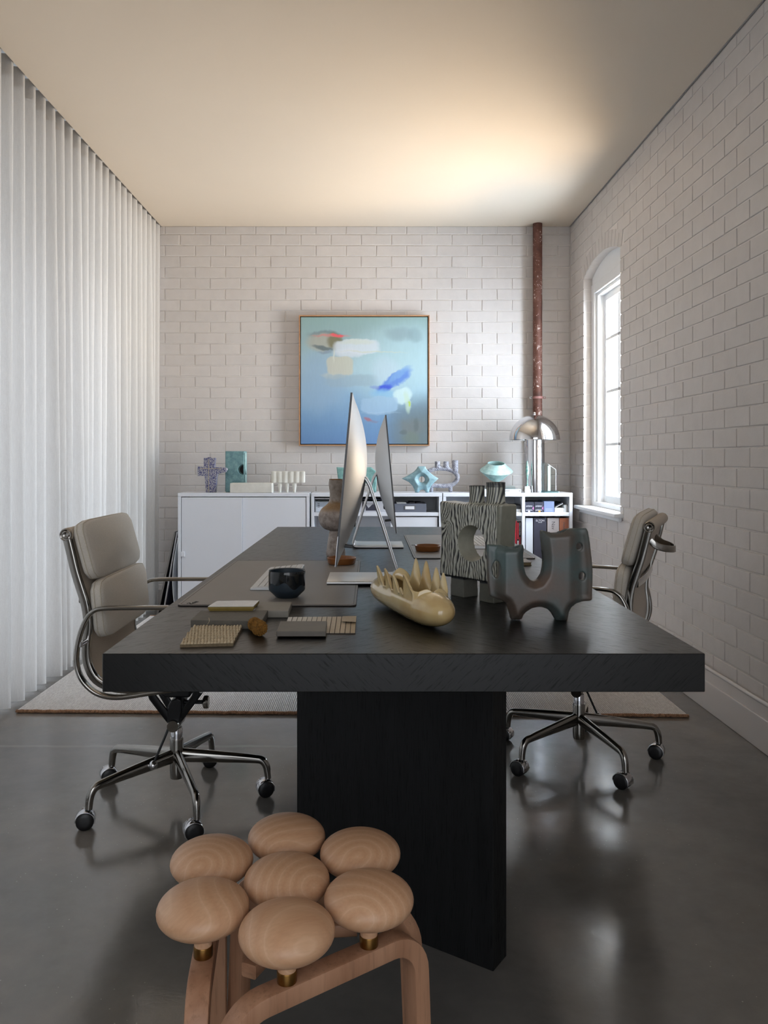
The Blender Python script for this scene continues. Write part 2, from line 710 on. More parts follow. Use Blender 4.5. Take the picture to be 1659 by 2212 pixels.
Y_FRONT = -2.0
WX0 = -2.0
tag(box('floor', WX0, 4.6, Y_FRONT, WALL_Y + 0.2, -0.08, 0.0, concrete()), 'dark polished concrete floor', kind='structure')

# ceiling with the curtain slot along its left edge
cl = thing('ceiling', 'smooth white plaster ceiling', None, (0, 3, CEIL), kind='structure')
box('ceiling_panel', -1.597, WALL_X + 0.004, Y_FRONT, WALL_Y + 0.15, CEIL, CEIL + 0.02, paint_ceiling, cl)
box('slot_lid', WX0, -1.597, Y_FRONT, WALL_Y + 0.15, CEIL + 0.115, CEIL + 0.135, paint_white, cl)
box('slot_fascia', -1.605, -1.597, Y_FRONT, WALL_Y + 0.15, CEIL + 0.02, CEIL + 0.115, paint_ceiling, cl)
tag(box('trim_1', WALL_X - 0.006, WALL_X - 0.0005, Y_FRONT + 0.01, WALL_Y - 0.005, CEIL - 0.005, CEIL - 0.0005, M('shadow_gap_trim', (150, 146, 146), 0.5, var=0.05)),
    'thin dark shadow gap along the right wall and ceiling', kind='structure')

# ---- bricks
BP, CP, JT = 0.2301, 0.0834, 0.0072


def brick_mesh(i, L, Hh, D):
    bm = bmesh.new()
    rnd = random.Random(i)
    bmesh.ops.create_cube(bm, size=1.0)
    for v in bm.verts:
        v.co = Vector((v.co.x * L, v.co.y * D, v.co.z * Hh))
        v.co.x += rnd.uniform(-.0013, .0013)
        v.co.z += rnd.uniform(-.0010, .0010)
        v.co.y += rnd.uniform(-.0007, .0007)
    front = [e for e in bm.edges if all(v.co.y < 0 for v in e.verts)]
    bmesh.ops.bevel(bm, geom=front, offset=0.0026, segments=2, affect='EDGES', profile=0.55)
    me = bpy.data.meshes.new('brick')
    bm.to_mesh(me)
    bm.free()
    me.materials.append(paint_brick)
    return me


BD = 0.03
FULL = [brick_mesh(i, BP - JT, CP - JT, BD) for i in range(6)]


def brick_verts(L, Hh, D, rnd):
    """a bevelled brick as plain arrays for the joined far courses"""
    a, b, d, e = L / 2, Hh / 2, D / 2, 0.003
    j = lambda: rnd.uniform(-.0008, .0008)
    vs = [(-a, d, -b), (a, d, -b), (a, d, b), (-a, d, b),
          (-a + j(), -d + e, -b + j()), (a + j(), -d + e, -b + j()), (a + j(), -d + e, b + j()), (-a + j(), -d + e, b + j()),
          (-a + e, -d + j() * .6, -b + e), (a - e, -d + j() * .6, -b + e), (a - e, -d + j() * .6, b - e), (-a + e, -d + j() * .6, b - e)]
    fs = [(8, 9, 10, 11), (4, 5, 9, 8), (5, 6, 10, 9), (6, 7, 11, 10), (7, 4, 8, 11), (0, 1, 5, 4), (1, 2, 6, 5), (2, 3, 7, 6), (3, 0, 4, 7)]
    return vs, fs


def joined(name, parent, items, place):
    vs, fs = [], []
    rnd = random.Random(5)
    for (c, zc, L, Hh) in items:
        v, f = brick_verts(L, Hh, BD, rnd)
        k = len(vs)
        vs += [place(c + p[0], p[1], zc + p[2]) for p in v]
        fs += [tuple(i + k for i in g) for g in f]
    o = mk(name, vs, fs, paint_brick, parent)
    o['kind'] = 'stuff'
    return o


def segs(lo, hi, phase, holes):
    """brick spans along one course between lo and hi, with spans cut away"""
    out = []
    a = phase + math.floor((lo - phase) / BP) * BP
    while a < hi:
        s, e = max(a, lo) + JT / 2, min(a + BP, hi) - JT / 2
        parts = [(s, e)]
        for h0, h1 in holes:
            nx = []
            for p, q in parts:
                if h1 <= p or h0 >= q:
                    nx.append((p, q))
                else:
                    if h0 - p > 0.012:
                        nx.append((p, h0 - JT * 0.3))
                    if q - h1 > 0.012:
                        nx.append((h1 + JT * 0.3, q))
            parts = nx
        out += [(p, q, abs((q - p) - (BP - JT)) < 1e-4) for p, q in parts if q - p > 0.008]
        a += BP
    return out


# ---- back wall
wb = thing('wall_back', 'white painted brick wall at the far end', None, (0, WALL_Y, 0), kind='structure')
box('mortar_bed', WX0, WALL_X + 0.15, WALL_Y + 0.0048, WALL_Y + 0.15, 0, CEIL + 0.1, paint_mortar, wb)
far, nb = [], 0
for k in range(35):
    z0, z1 = k * CP + JT / 2, min((k + 1) * CP - JT / 2, CEIL)
    ph = -1.570 + (0.0 if k % 2 == 0 else BP / 2)
    for (p, q, full) in segs(WX0 + 0.02, WALL_X, ph, []):
        c, zc = (p + q) / 2, (z0 + z1) / 2
        hidden = (z1 < 0.86 and c > -1.36) or (-0.50 < p and q < 0.42 and 1.26 < z0 and z1 < 2.18) or q < -1.62 or z1 < 0.3
        if hidden or nb >= 298:
            far.append((c, zc, q - p, z1 - z0))
            continue
        nb += 1
        if full and z1 - z0 > CP - JT - 1e-4:
            o = bpy.data.objects.new('brick', FULL[random.randrange(6)])
        else:
            o = bpy.data.objects.new('brick', brick_mesh(nb, q - p, z1 - z0, BD))
        COL.objects.link(o)
        o.parent = wb
        o.location = (c, BD / 2 + random.uniform(-.0006, .0008), zc)
joined('bricks_behind', wb, far, lambda a, d, z: (a, WALL_Y + BD / 2 + d, z))

# ---- right wall with its arched window opening
WY0, WY1, SILL, SPR, APX = 4.907, 5.762, 0.790, 2.407, 2.490
WYC = (WY0 + WY1) / 2
_c, _r = (WY1 - WY0) / 2, APX - SPR
ARAD = (_c * _c + _r * _r) / (2 * _r)


def arch_z(y):
    return APX - ARAD + math.sqrt(max(ARAD ** 2 - (y - WYC) ** 2, 0))


wr = thing('wall_right', 'white painted brick wall with the arched window', None, (WALL_X, 3, 0), kind='structure')
XB = WALL_X + 0.0050
# mortar bed as a slab with the opening cut out
ys = [WY0 + (WY1 - WY0) * i / 16 for i in range(17)]
mv, mf = [], []


def quad(a, b, c, d):
    k = len(mv)
    mv.extend([a, b, c, d])
    mf.append((k, k + 1, k + 2, k + 3))


for (y0, y1, z0, z1) in ((Y_FRONT, WY0, 0, CEIL + .1), (WY1, WALL_Y + .1, 0, CEIL + .1), (WY0, WY1, 0, SILL)):
    for xx in (XB, XB + 0.16):
        quad((xx, y0, z0), (xx, y1, z0), (xx, y1, z1), (xx, y0, z1))
for i in range(16):
    for xx in (XB, XB + 0.16):
        quad((xx, ys[i], arch_z(ys[i])), (xx, ys[i + 1], arch_z(ys[i + 1])), (xx, ys[i + 1], CEIL + .1), (xx, ys[i], CEIL + .1))
    quad((XB, ys[i], arch_z(ys[i])), (XB, ys[i + 1], arch_z(ys[i + 1])), (XB + .16, ys[i + 1], arch_z(ys[i + 1])), (XB + .16, ys[i], arch_z(ys[i])))
for yy in (WY0, WY1):
    quad((XB, yy, SILL), (XB + .16, yy, SILL), (XB + .16, yy, SPR), (XB, yy, SPR))
quad((XB, WY0, SILL), (XB, WY1, SILL), (XB + .16, WY1, SILL), (XB + .16, WY0, SILL))
mk('mortar_bed', mv, mf, paint_mortar, wr)

RINGH = 0.105
BPR = 0.2313
cand, far = [], []
for k in range(35):
    z0, z1 = k * CP + JT / 2, min((k + 1) * CP - JT / 2, CEIL - 0.007)
    if z1 - z0 < 0.01:
        continue
    ph = 4.383 + (0.0 if k % 2 == 1 else BPR / 2)
    holes = []
    zm = (z0 + z1) / 2
    if z1 > SILL + 0.005 and z0 < SPR:
        holes = [(WY0 - 0.002, WY1 + 0.002)]
    if zm > SPR - 0.03 and zm < APX + RINGH:
        rr = ARAD + RINGH
        dz = zm - (APX - ARAD)
        hw = math.sqrt(max(rr * rr - dz * dz, 0))
        if hw > 0.02:
            hw = min(hw, _c + 0.06)
            holes = [(WYC - hw, WYC + hw)]
    sp = BP
    for (p, q, full) in segs(Y_FRONT + 0.02, WALL_Y - 0.002, ph, holes):
        c = (p + q) / 2
        vis = q > 3.06 and z1 > 0.18
        if c > 3.3 and c < 3.6 and z1 < 0.25:
            vis = False
        (cand if vis else far).append((c, (z0 + z1) / 2, q - p, z1 - z0, full))
cand.sort(key=lambda t: t[0])
for (c, zc, L, Hh, full) in cand[:298]:
    if full and Hh > CP - JT - 1e-4:
        o = bpy.data.objects.new('brick', FULL[random.randrange(6)])
    else:
        o = bpy.data.objects.new('brick', brick_mesh(int(c * 999 + zc * 77), L, Hh, BD))
    COL.objects.link(o)
    o.parent = wr
    o.rotation_euler = (0, 0, R(-90))
    o.location = (BD / 2 + random.uniform(-.0006, .0008), c - 3, zc)
far += cand[298:]
joined('bricks_beyond', wr, [t[:4] for t in far], lambda a, d, z: (WALL_X + BD / 2 + d, a, z))
# soldier bricks of the arch ring and the brick edges of the reveal
av, af = [], []
rnd = random.Random(3)
nv = 13
half = math.asin((_c + 0.03) / (ARAD + RINGH * 0.5))
for i in range(nv):
    a0, a1 = -half + 2 * half * (i + 0.055) / nv, -half + 2 * half * (i + 0.945) / nv
    k = len(av)
    for x in (WALL_X, WALL_X + 0.03):
        for rr, aa in ((ARAD + 0.003, a0), (ARAD + 0.003, a1), (ARAD + RINGH, a1), (ARAD + RINGH, a0)):
            av.append((x + rnd.uniform(-.0006, .0006), WYC + rr * math.sin(aa), APX - ARAD + rr * math.cos(aa)))
    af += [(k, k + 1, k + 2, k + 3), (k, k + 4, k + 5, k + 1), (k + 1, k + 5, k + 6, k + 2), (k + 2, k + 6, k + 7, k + 3), (k + 3, k + 7, k + 4, k)]
for k in range(9, 29):                                     # brick ends that line the window reveal
    z0, z1 = max(k * CP + JT / 2, SILL + .002), min((k + 1) * CP - JT / 2, SPR - .003)
    if z1 - z0 < .01:
        continue
    for (yf, yb) in ((WY1 - .004, WY1 + .01), (WY0 + .004, WY0 - .01)):
        q = len(av)
        for yy in (yf, yb):
            av += [(WALL_X + .0006, yy, z0), (1.60, yy, z0), (1.60, yy, z1), (WALL_X + .0006, yy, z1)]
        af += [(q, q + 1, q + 2, q + 3), (q, q + 4, q + 5, q + 1), (q + 2, q + 6, q + 7, q + 3), (q + 3, q + 7, q + 4, q)]
mk('arch_bricks', av, af, paint_brick, wr)['kind'] = 'stuff'

# ---- left wall behind the curtain (glazed) and wall behind the camera
wl = thing('wall_left', 'left wall with full-height glazing behind the curtain', None, (-1.85, 3, 0), kind='structure')
box('lintel', -1.93, -1.80, Y_FRONT, WALL_Y + 0.1, 2.72, CEIL + 0.12, paint_white, wl)
for y0, y1 in ((Y_FRONT, 0.5), (WALL_Y - 0.02, WALL_Y + 0.1)):
    box('pier', -1.93, -1.80, y0, y1, 0, 2.72, paint_white, wl)
for yy in (2.3, 4.2):
    box('mullion', -1.90, -1.85, yy - 0.03, yy + 0.03, 0.0, 2.72, paint_white, wl)
glz = glass_thin('window_glass')
for y0, y1 in ((0.5, 2.27), (2.33, 4.17), (4.23, WALL_Y - 0.02)):
    box('pane', -1.878, -1.872, y0, y1, 0.0, 2.72, glz, wl)
wf = thing('wall_front', 'plain wall behind the viewpoint with a wide doorway', None, (0, Y_FRONT, 0), kind='structure')
pw = M('plain_wall_paint', (150, 146, 142), 0.7, var=0.01)
box('wall_side', WX0, -1.15, Y_FRONT - .12, Y_FRONT, 0, CEIL + .1, pw, wf)
box('wall_side', 1.45, WALL_X + .15, Y_FRONT - .12, Y_FRONT, 0, CEIL + .1, pw, wf)
box('wall_head', -1.15, 1.45, Y_FRONT - .12, Y_FRONT, 2.7, CEIL + .1, pw, wf)

# ---- window joinery
win = thing('window_1', 'tall white timber casement window under a shallow brick arch', None, (1.60, WYC, SILL), kind='structure')
FX = 1.583
# spandrel board that fills the arch head
sp = [(WY0 - .006, SPR)] + [(y, arch_z(y) + 0.003) for y in ys] + [(WY1 + .006, SPR), (WY1 + .006, 2.325), (WY0 - .006, 2.325)]
prism('spandrel', sp, (0, 0, 0), (0, 1, 0), (0, 0, 1), (1, 0, 0), FX, FX + 0.03, paint_white, win)
for (y0, y1, z0, z1, nm) in ((WY0, WY0 + .07, SILL, 2.36, 'casing'), (WY1 - .07, WY1, SILL, 2.36, 'casing'), (WY0 + .0705, WY1 - .0705, 2.29, 2.36, 'casing')):
    box(nm, FX - 0.006, FX + 0.03, y0 - (.006 if y0 == WY0 else 0), y1 + (.006 if y1 == WY1 else 0), z0, z1, paint_white, win, 0.003)
for (y0, y1, z0, z1) in ((WY0 + .07, WY0 + .10, SILL, 2.30), (WY1 - .10, WY1 - .07, SILL, 2.30), (WY0 + .10, WY1 - .10, 2.27, 2.30)):
    box('jamb', FX + 0.012, FX + 0.10, y0, y1, z0, z1, paint_white, win, 0.002)
SX0, SX1 = 1.640, 1.672
sy0, sy1, sz0, sz1 = WY0 + .10, WY1 - .10, SILL + .018, 2.27
for (y0, y1, z0, z1) in ((sy0, sy0 + .045, sz0, sz1), (sy1 - .045, sy1, sz0, sz1), (sy0 + .0455, sy1 - .0455, sz0, sz0 + .06), (sy0 + .0455, sy1 - .0455, sz1 - .045, sz1)):
    box('sash', SX0, SX1, y0, y1, z0, z1, paint_white, win, 0.003)
gz = [0.868, 1.222, 1.588, 1.955, 2.225]
for z in gz[1:4]:
    box('glazing_bar', SX0 + .004, SX1 - .004, sy0 + .04, sy1 - .04, z - .010, z + .010, paint_white, win, 0.002)
box('glazing_bar', SX0 + .004, SX1 - .004, WYC - .010, WYC + .010, gz[0], gz[4], paint_white, win, 0.002)
for i in range(4):
    for a, b in ((sy0 + .045, WYC - .01), (WYC + .01, sy1 - .045)):
        box('pane', 1.655, 1.658, a, b, gz[i] + .010 * (i > 0), gz[i + 1] - .010, glz, win)
box('lower_rail', FX - 0.002, FX + 0.06, WY0 + .002, WY1 - .002, SILL, SILL + .03, paint_white, win, 0.003)
box('sill', WALL_X - 0.055, FX + 0.10, WY0 - 0.06, WY1 + 0.055, SILL - 0.024, SILL, paint_white, win, 0.006, 3)
box('apron', WALL_X - 0.022, WALL_X - 0.001, WY0 - 0.035, WY1 + 0.03, SILL - 0.05, SILL - 0.024, paint_white, win, 0.004)

# ---- baseboards
bb = thing('baseboard_right', 'tall two-step painted skirting along the right wall', None, (WALL_X, 3, 0), kind='structure')
box('lower_board', WALL_X - 0.024, WALL_X, Y_FRONT + .01, WALL_Y, 0, 0.130, paint_base, bb, 0.003)
box('upper_board', WALL_X - 0.017, WALL_X, Y_FRONT + .01, WALL_Y, 0.130, 0.182, paint_base, bb, 0.002)
sweep('bead', [(WALL_X - 0.014, Y_FRONT + .01, 0.186), (WALL_X - 0.014, WALL_Y, 0.186)], circ(0.0085, 8), paint_base, bb)
tag(box('baseboard_back', WX0 + .05, WALL_X - .024, WALL_Y - 0.022, WALL_Y, 0, 0.13, paint_base, None, 0.003), 'painted skirting below the far brick wall', kind='structure')

# =================================================================== CURTAIN
def curtain_mat():
    m = bpy.data.materials.new('sheer_linen')
    m.use_nodes = True
    nt = m.node_tree
    nt.nodes.clear()
    out = nt.nodes.new('ShaderNodeOutputMaterial')
    vec = coords(nt, (1, 1, 0.06))
    n = noise(nt, vec, 420.0, 2.0)
    vec2 = coords(nt, (1, 0.05, 1))
    n2 = noise(nt, vec2, 420.0, 2.0)
    f = math_(nt, 'MULTIPLY', math_(nt, 'ADD', n, n2), 0.5)
    c = ramp(nt, f, [(0.35, lin((212, 209, 206))), (0.65, lin((224, 222, 219)))])
    df = nt.nodes.new('ShaderNodeBsdfDiffuse')
    tl = nt.nodes.new('ShaderNodeBsdfTranslucent')
    nt.links.new(c, df.inputs[0])
    nt.links.new(c, tl.inputs[0])
    mx = nt.nodes.new('ShaderNodeMixShader')
    mx.inputs[0].default_value = 0.30
    nt.links.new(df.outputs[0], mx.inputs[1])
    nt.links.new(tl.outputs[0], mx.inputs[2])
    nt.links.new(mx.outputs[0], out.inputs[0])
    MATS['sheer_linen'] = m
    return m


def make_curtain():
    cm = curtain_mat()
    t = thing('curtain', 'full-height sheer white wave curtain along the left side', 'curtain', (-1.64, 3.0, 0.0))
    P0, pitch = 6.125, 0.1195
    y0 = -1.4
    nY = int((P0 - y0) / 0.0085)
    zs = [0.012, 0.02, 0.06, 0.15, 0.3, 0.5, 0.75, 1.0, 1.25, 1.5, 1.75, 2.0, 2.25, 2.5, 2.7, 2.80, 2.84, 2.87, CEIL + 0.035]
    rnd = random.Random(11)
    nw = int((P0 - y0) / pitch) + 4
    off = [rnd.uniform(-1, 1) for _ in range(nw)]
    amp = [rnd.uniform(0.75, 1.3) for _ in range(nw)]
    vs, fs = [], []
    for z in zs:
        k = 1 - z / CEIL                                  # 0 at the heading, 1 at the hem
        for i in range(nY + 1):
            y = P0 - (P0 - y0) * i / nY
            ph = (P0 - y) / pitch
            j = int(ph)
            f = ph - j
            sm = f * f * (3 - 2 * f)
            o = off[j] * (1 - sm) + off[j + 1] * sm
            a = amp[j] * (1 - sm) + amp[j + 1] * sm
            phw = ph + 0.30 * k * o
            A = 0.052 * (1 + k * (a - 0.95) * 1.3)
            c = math.cos(2 * math.pi * phw)
            w = c * (1.0 - 0.25 * c * c) / 0.75 + 0.12 * math.sin(4 * math.pi * phw)   # rounded wave
            x = -1.656 + A * w + 0.008 * k * o
            vs.append((x, y, z))
    n1 = nY + 1
    for r in range(len(zs) - 1):
        for i in range(nY):
            a = r * n1 + i
            fs.append((a, a + 1, a + 1 + n1, a + n1))
    panel = mk('panel', vs, fs, cm, t, True)
    hd, hf = [], []
    # stitched heading tape along the top, and the rail it hangs from
    for z in (2.835, CEIL + 0.03):
        for i in range(n1):
            x, y, _ = vs[(len(zs) - 1) * n1 + i]
            hd.append((x - 0.0025, y, z))
    for i in range(nY):
        hf.append((i, i + 1, i + 1 + n1, i + n1))
    mk('heading_tape', hd, hf, M('heading_tape', (206, 200, 194), 0.9, var=0.03, vscale=60), t, True)
    box('track', -1.655, -1.635, y0, P0 - 0.01, CEIL + 0.045, CEIL + 0.115, paint_white, t)


make_curtain()


# =================================================================== RUG
def make_rug():
    t = thing('rug', 'pale ribbed wool rug with brown jute edge under the desk', 'rug', (-0.1, 4.6, 0))
    m, nt, bs = _base('ribbed_wool')
    vec = coords(nt, (1, 0.25, 1))
    n = noise(nt, vec, 160.0, 3.0)
    at = nt.nodes.new('ShaderNodeAttribute')
    at.attribute_name = 'glaze'
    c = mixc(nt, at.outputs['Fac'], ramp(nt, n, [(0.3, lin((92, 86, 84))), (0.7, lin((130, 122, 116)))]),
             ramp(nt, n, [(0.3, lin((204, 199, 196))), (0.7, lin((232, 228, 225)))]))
    nt.links.new(c, bs.inputs['Base Color'])
    bs.inputs['Roughness'].default_value = 1.0
    bump(nt, bs, n, 0.6, 0.003)
    x0, x1, pit = -1.565, 1.378, 0.0086
    n_r = int((x1 - x0) / pit)
    vs, fs, gl = [], [], []
    y_of = lambda x: 3.559 + (x - x0) / (x1 - x0) * (3.496 - 3.559)
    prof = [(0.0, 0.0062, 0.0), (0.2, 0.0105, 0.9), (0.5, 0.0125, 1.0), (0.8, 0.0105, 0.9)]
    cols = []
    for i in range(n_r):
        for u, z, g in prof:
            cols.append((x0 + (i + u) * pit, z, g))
    cols.append((x0 + n_r * pit, 0.006, 0.0))
    yy = [0.0, 0.5, 1.0, 2.15]
    for dy in yy:
        for x, z, g in cols:
            vs.append((x, y_of(x) + dy, z))
            gl.append(g)
    nc = len(cols)
    for r in range(len(yy) - 1):
        for i in range(nc - 1):
            a = r * nc + i
            fs.append((a, a + 1, a + 1 + nc, a + nc))
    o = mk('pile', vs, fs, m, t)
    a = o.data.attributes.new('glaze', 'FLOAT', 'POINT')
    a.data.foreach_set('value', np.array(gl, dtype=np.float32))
    jute = M('jute_edge', (150, 112, 84), 1.0, var=0.5, vscale=120, bmp=(220, 1.0, 0.006))
    rn = random.Random(2)
    path = [(x0 + (x1 - x0) * i / 240, y_of(x0 + (x1 - x0) * i / 240) - 0.003 + rn.uniform(-.002, .002), 0.0078 + rn.uniform(-.001, .001)) for i in range(241)]
    sweep('edge_binding', path, circ(0.0075, 8), jute, t)
    path = [(x0 + (x1 - x0) * i / 60, y_of(x0 + (x1 - x0) * i / 60) + 2.153, 0.0078) for i in range(61)]
    sweep('edge_binding', path, circ(0.0075, 8), jute, t)


make_rug()


# =================================================================== PIPE, PAINTING
def make_pipe():
    m, nt, bs = _base('rusted_iron')
    vec = coords(nt)
    n = noise(nt, vec, 9.0, 6.0, 0.65)
    n2 = noise(nt, vec, 70.0, 3.0, 0.7)
    c = ramp(nt, n, [(0.25, lin((56, 34, 28))), (0.5, lin((100, 62, 50))), (0.75, lin((128, 94, 84)))])
    fl = ramp(nt, math_(nt, 'MULTIPLY', n2, math_(nt, 'ADD', n, 0.45)), [(0.60, (0, 0, 0)), (0.64, (1, 1, 1))])
    c = mixc(nt, fl, c, lin((205, 190, 182)))
    nt.links.new(c, bs.inputs['Base Color'])
    bs.inputs['Roughness'].default_value = 0.62
    bs.inputs['Metallic'].default_value = 0.25
    bump(nt, bs, n2, 0.5, 0.002)
    X, Y = 1.256, 6.068
    t = thing('drain_pipe', 'rusty brown iron pipe running up the far wall behind the chrome lamp', 'pipe', (X, Y, 0))
    lathe('pipe', [(0, 0), (0.035, 0), (0.0345, 0.6), (0.035, 1.5), (0.0345, 2.2), (0.035, CEIL - 0.001), (0, CEIL - 0.001)], (X, Y, 0), m, t, 32)
    rust = M('pink_rust', (158, 112, 106), 0.7, var=0.2, vscale=40)
    zb = Z_(859, Y)
    lathe('collar', [(0.0355, zb - 0.009), (0.040, zb - 0.008), (0.040, zb + 0.008), (0.0355, zb + 0.009)], (X, Y, 0), rust, t, 28)
    for s in (-1, 1):
        o = box('bracket_ear', X + s * 0.034 - (0.026 if s < 0 else 0), X + s * 0.034 + (0.026 if s > 0 else 0), Y - 0.006, Y + 0.006, zb - 0.008, zb + 0.008,
                M('bare_steel', (190, 186, 186), 0.4, 0.7, var=0.1) if s < 0 else rust, t, 0.002)
        lathe('bolt', [(0, -0.012), (0.006, -0.012), (0.006, -0.004), (0, -0.004)], (X + s * 0.048, Y, zb), chrome_dk, t, 8, axis='y')


make_pipe()


def painting_mat():
    m, nt, bs = _base('abstract_canvas')
    tc = nt.nodes.new('ShaderNodeTexCoord')
    wob = noise(nt, tc.outputs['Object'], 7.0, 4.0, 0.6)
    sep = nt.nodes.new('ShaderNodeSeparateXYZ')
    nt.links.new(tc.outputs['Object'], sep.inputs[0])
    S = 0.965
    d = math_(nt, 'MULTIPLY', math_(nt, 'SUBTRACT', wob, 0.5), 0.07)
    u = math_(nt, 'ADD', math_(nt, 'ADD', math_(nt, 'DIVIDE', sep.outputs[0], S), 0.5), d)
    v = math_(nt, 'ADD', math_(nt, 'SUBTRACT', 0.5, math_(nt, 'DIVIDE', sep.outputs[2], S)), d)
    c = ramp(nt, v, [(0.0, lin((140, 170, 168))), (0.16, lin((145, 172, 176))), (0.42, lin((164, 192, 204))), (0.62, lin((138, 172, 200))), (0.85, lin((106, 144, 184))), (1.0, lin((98, 134, 180)))])

    def stroke(c, cu, cv, ru, rv, col, soft=0.6, op=1.0, rot=0.0, p=2.0):
        du, dv = math_(nt, 'SUBTRACT', u, cu), math_(nt, 'SUBTRACT', v, cv)
        ca, sa = math.cos(R(rot)), math.sin(R(rot))
        a = math_(nt, 'ADD', math_(nt, 'MULTIPLY', du, ca / ru), math_(nt, 'MULTIPLY', dv, sa / ru))
        b = math_(nt, 'ADD', math_(nt, 'MULTIPLY', du, -sa / rv), math_(nt, 'MULTIPLY', dv, ca / rv))
        r = math_(nt, 'ADD', math_(nt, 'POWER', math_(nt, 'ABSOLUTE', a), p), math_(nt, 'POWER', math_(nt, 'ABSOLUTE', b), p))
        mr = nt.nodes.new('ShaderNodeMapRange')
        mr.interpolation_type = 'SMOOTHSTEP'
        soft = min(1.0, soft * 1.35)
        mr.inputs['From Min'].default_value = 1.0 + soft
        mr.inputs['From Max'].default_value = max(1.0 - soft, 0.0)
        mr.inputs['To Min'].default_value = 0.0
        mr.inputs['To Max'].default_value = op
        nt.links.new(r, mr.inputs['Value'])
        return mixc(nt, mr.outputs[0], c, lin(col))
    L = [
        (0.85, 0.38, 0.42, 0.30, (176, 208, 216), 1.0, .75), (0.95, 0.92, 0.26, 0.26, (104, 118, 120), 1.0, .95), (0.14, 0.50, .18, .22, (142, 170, 196), 1.0, .7),
        (0.78, 0.14, .10, .05, (140, 164, 172), 1.0, .8), (0.90, .15, .05, .05, (128, 152, 160), 1.0, .5),
        (0.19, .145, .115, .035, (112, 128, 132), .6, .9), (0.17, .20, .12, .065, (166, 168, 158), .45, .95), (0.27, .195, .055, .065, (118, 114, 84), .5, .9),
        (0.18, .245, .085, .014, (98, 112, 116), .6, .9, 12), (0.20, .275, .06, .012, (128, 142, 160), .8, .7),
        (0.24, .150, .13, .010, (196, 132, 128), .7, .8), (0.29, .147, .045, .012, (222, 92, 100), .5, .95),
        (0.44, .235, .175, .055, (206, 216, 224), .35, .85, 0, 4), (0.37, .285, .105, .035, (206, 214, 222), .5, .8), (0.44, .20, .13, .02, (200, 208, 190), .8, .5),
        (0.57, .272, .22, .006, (200, 206, 188), .8, .6),
        (0.31, .385, .10, .068, (196, 194, 176), .35, .8, 0, 5), (0.26, .46, .085, .025, (190, 196, 186), .6, .6), (0.265, .31, .006, .05, (206, 210, 200), .6, .7),
        (0.40, .50, .20, .05, (150, 172, 186), .6, .6, 0, 4),
        (0.68, .44, .10, .12, (188, 208, 222), .9, .6, -35),
        (0.735, .505, .155, .042, (96, 136, 210), .35, .95, -33), (0.78, .455, .10, .024, (122, 164, 214), .6, .8, -40), (0.66, .56, .060, .024, (62, 88, 204), .5, .95, -8),
        (0.585, .555, .035, .014, (120, 140, 200), .8, .7), (0.64, .60, .09, .03, (134, 186, 220), 1.0, .7),
        (0.80, .615, .055, .070, (202, 226, 226), .4, .9, 60, 3), (0.835, .67, .022, .075, (196, 218, 196), .6, .7, -5), (0.846, .675, .009, .02, (184, 210, 96), .6, .95),
        (0.62, .69, .145, .062, (160, 190, 214), .25, .7, -2, 5), (0.63, .755, .13, .010, (170, 194, 214), .8, .4),
        (0.525, .80, .028, .013, (160, 106, 116), .7, .9, 20), (0.56, .815, .04, .01, (130, 120, 140), .9, .5),
        (0.88, .86, .10, .06, (112, 118, 118), 1.0, .6), (0.90, .845, .02, .055, (86, 96, 98), .9, .6), (0.80, .90, .03, .02, (84, 94, 98), 1.0, .6), (0.87, .95, .06, .05, (112, 124, 108), 1.0, .5),
    ]
    for s in L:
        cu, cv, ru, rv, col, soft, op = s[:7]
        rot = s[7] if len(s) > 7 else 0
        p = s[8] if len(s) > 8 else 2
        c = stroke(c, cu, cv, ru, rv, col, soft, op, rot, p)
    br = noise(nt, coords(nt, (3, 1, 0.6)), 26.0, 4.0)
    c = mixc(nt, 0.18, c, ramp(nt, br, [(0.3, (0.86, 0.86, 0.86)), (0.7, (1.1, 1.1, 1.1))]), 'MULTIPLY')
    nt.links.new(c, bs.inputs['Base Color'])
    bs.inputs['Roughness'].default_value = 0.7
    cv_ = noise(nt, coords(nt), 420.0, 1.0)
    bump(nt, bs, cv_, 0.15, 0.001)
    return m


def make_painting():
    Yf = WALL_Y - 0.058
    x0, x1 = X_(645.5, Yf), X_(928, Yf)
    z0, z1 = Z_(963, Yf), Z_(680.5, Yf)
    t = thing('painting', 'square abstract painting in blues with thin oak frame on the far wall', 'painting', ((x0 + x1) / 2, WALL_Y - 0.03, z0))
    oak = wood('frame_oak', (164, 118, 82), (190, 146, 108), 0.5, 'x', 1.0, pore=False)
    w, g = 0.0085, 0.006
    Yb = WALL_Y - 0.006
    for nm, a in (('frame_rail', (x0, x1, z1 - w, z1)), ('frame_rail', (x0, x1, z0, z0 + w)), ('frame_stile', (x0, x0 + w, z0 + w, z1 - w)), ('frame_stile', (x1 - w, x1, z0 + w, z1 - w))):
        box(nm, a[0], a[1], Yf, Yb, a[2], a[3], oak, t, 0.001)
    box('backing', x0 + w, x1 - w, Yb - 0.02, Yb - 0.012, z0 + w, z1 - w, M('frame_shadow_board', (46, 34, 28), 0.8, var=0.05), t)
    box('canvas', x0 + w + g, x1 - w - g, Yf + 0.006, Yb - 0.02, z0 + w + g, z1 - w - g, painting_mat(), t, 0.0015)


make_painting()

# =================================================================== CABINETS AND WHAT THEY HOLD
CF = 5.722                                   # front plane of the cabinets
CBK = 6.030                                  # their backs stand clear of the pipe
PT = 0.022
SH = Z_(1107, CF)                            # top of the middle shelf


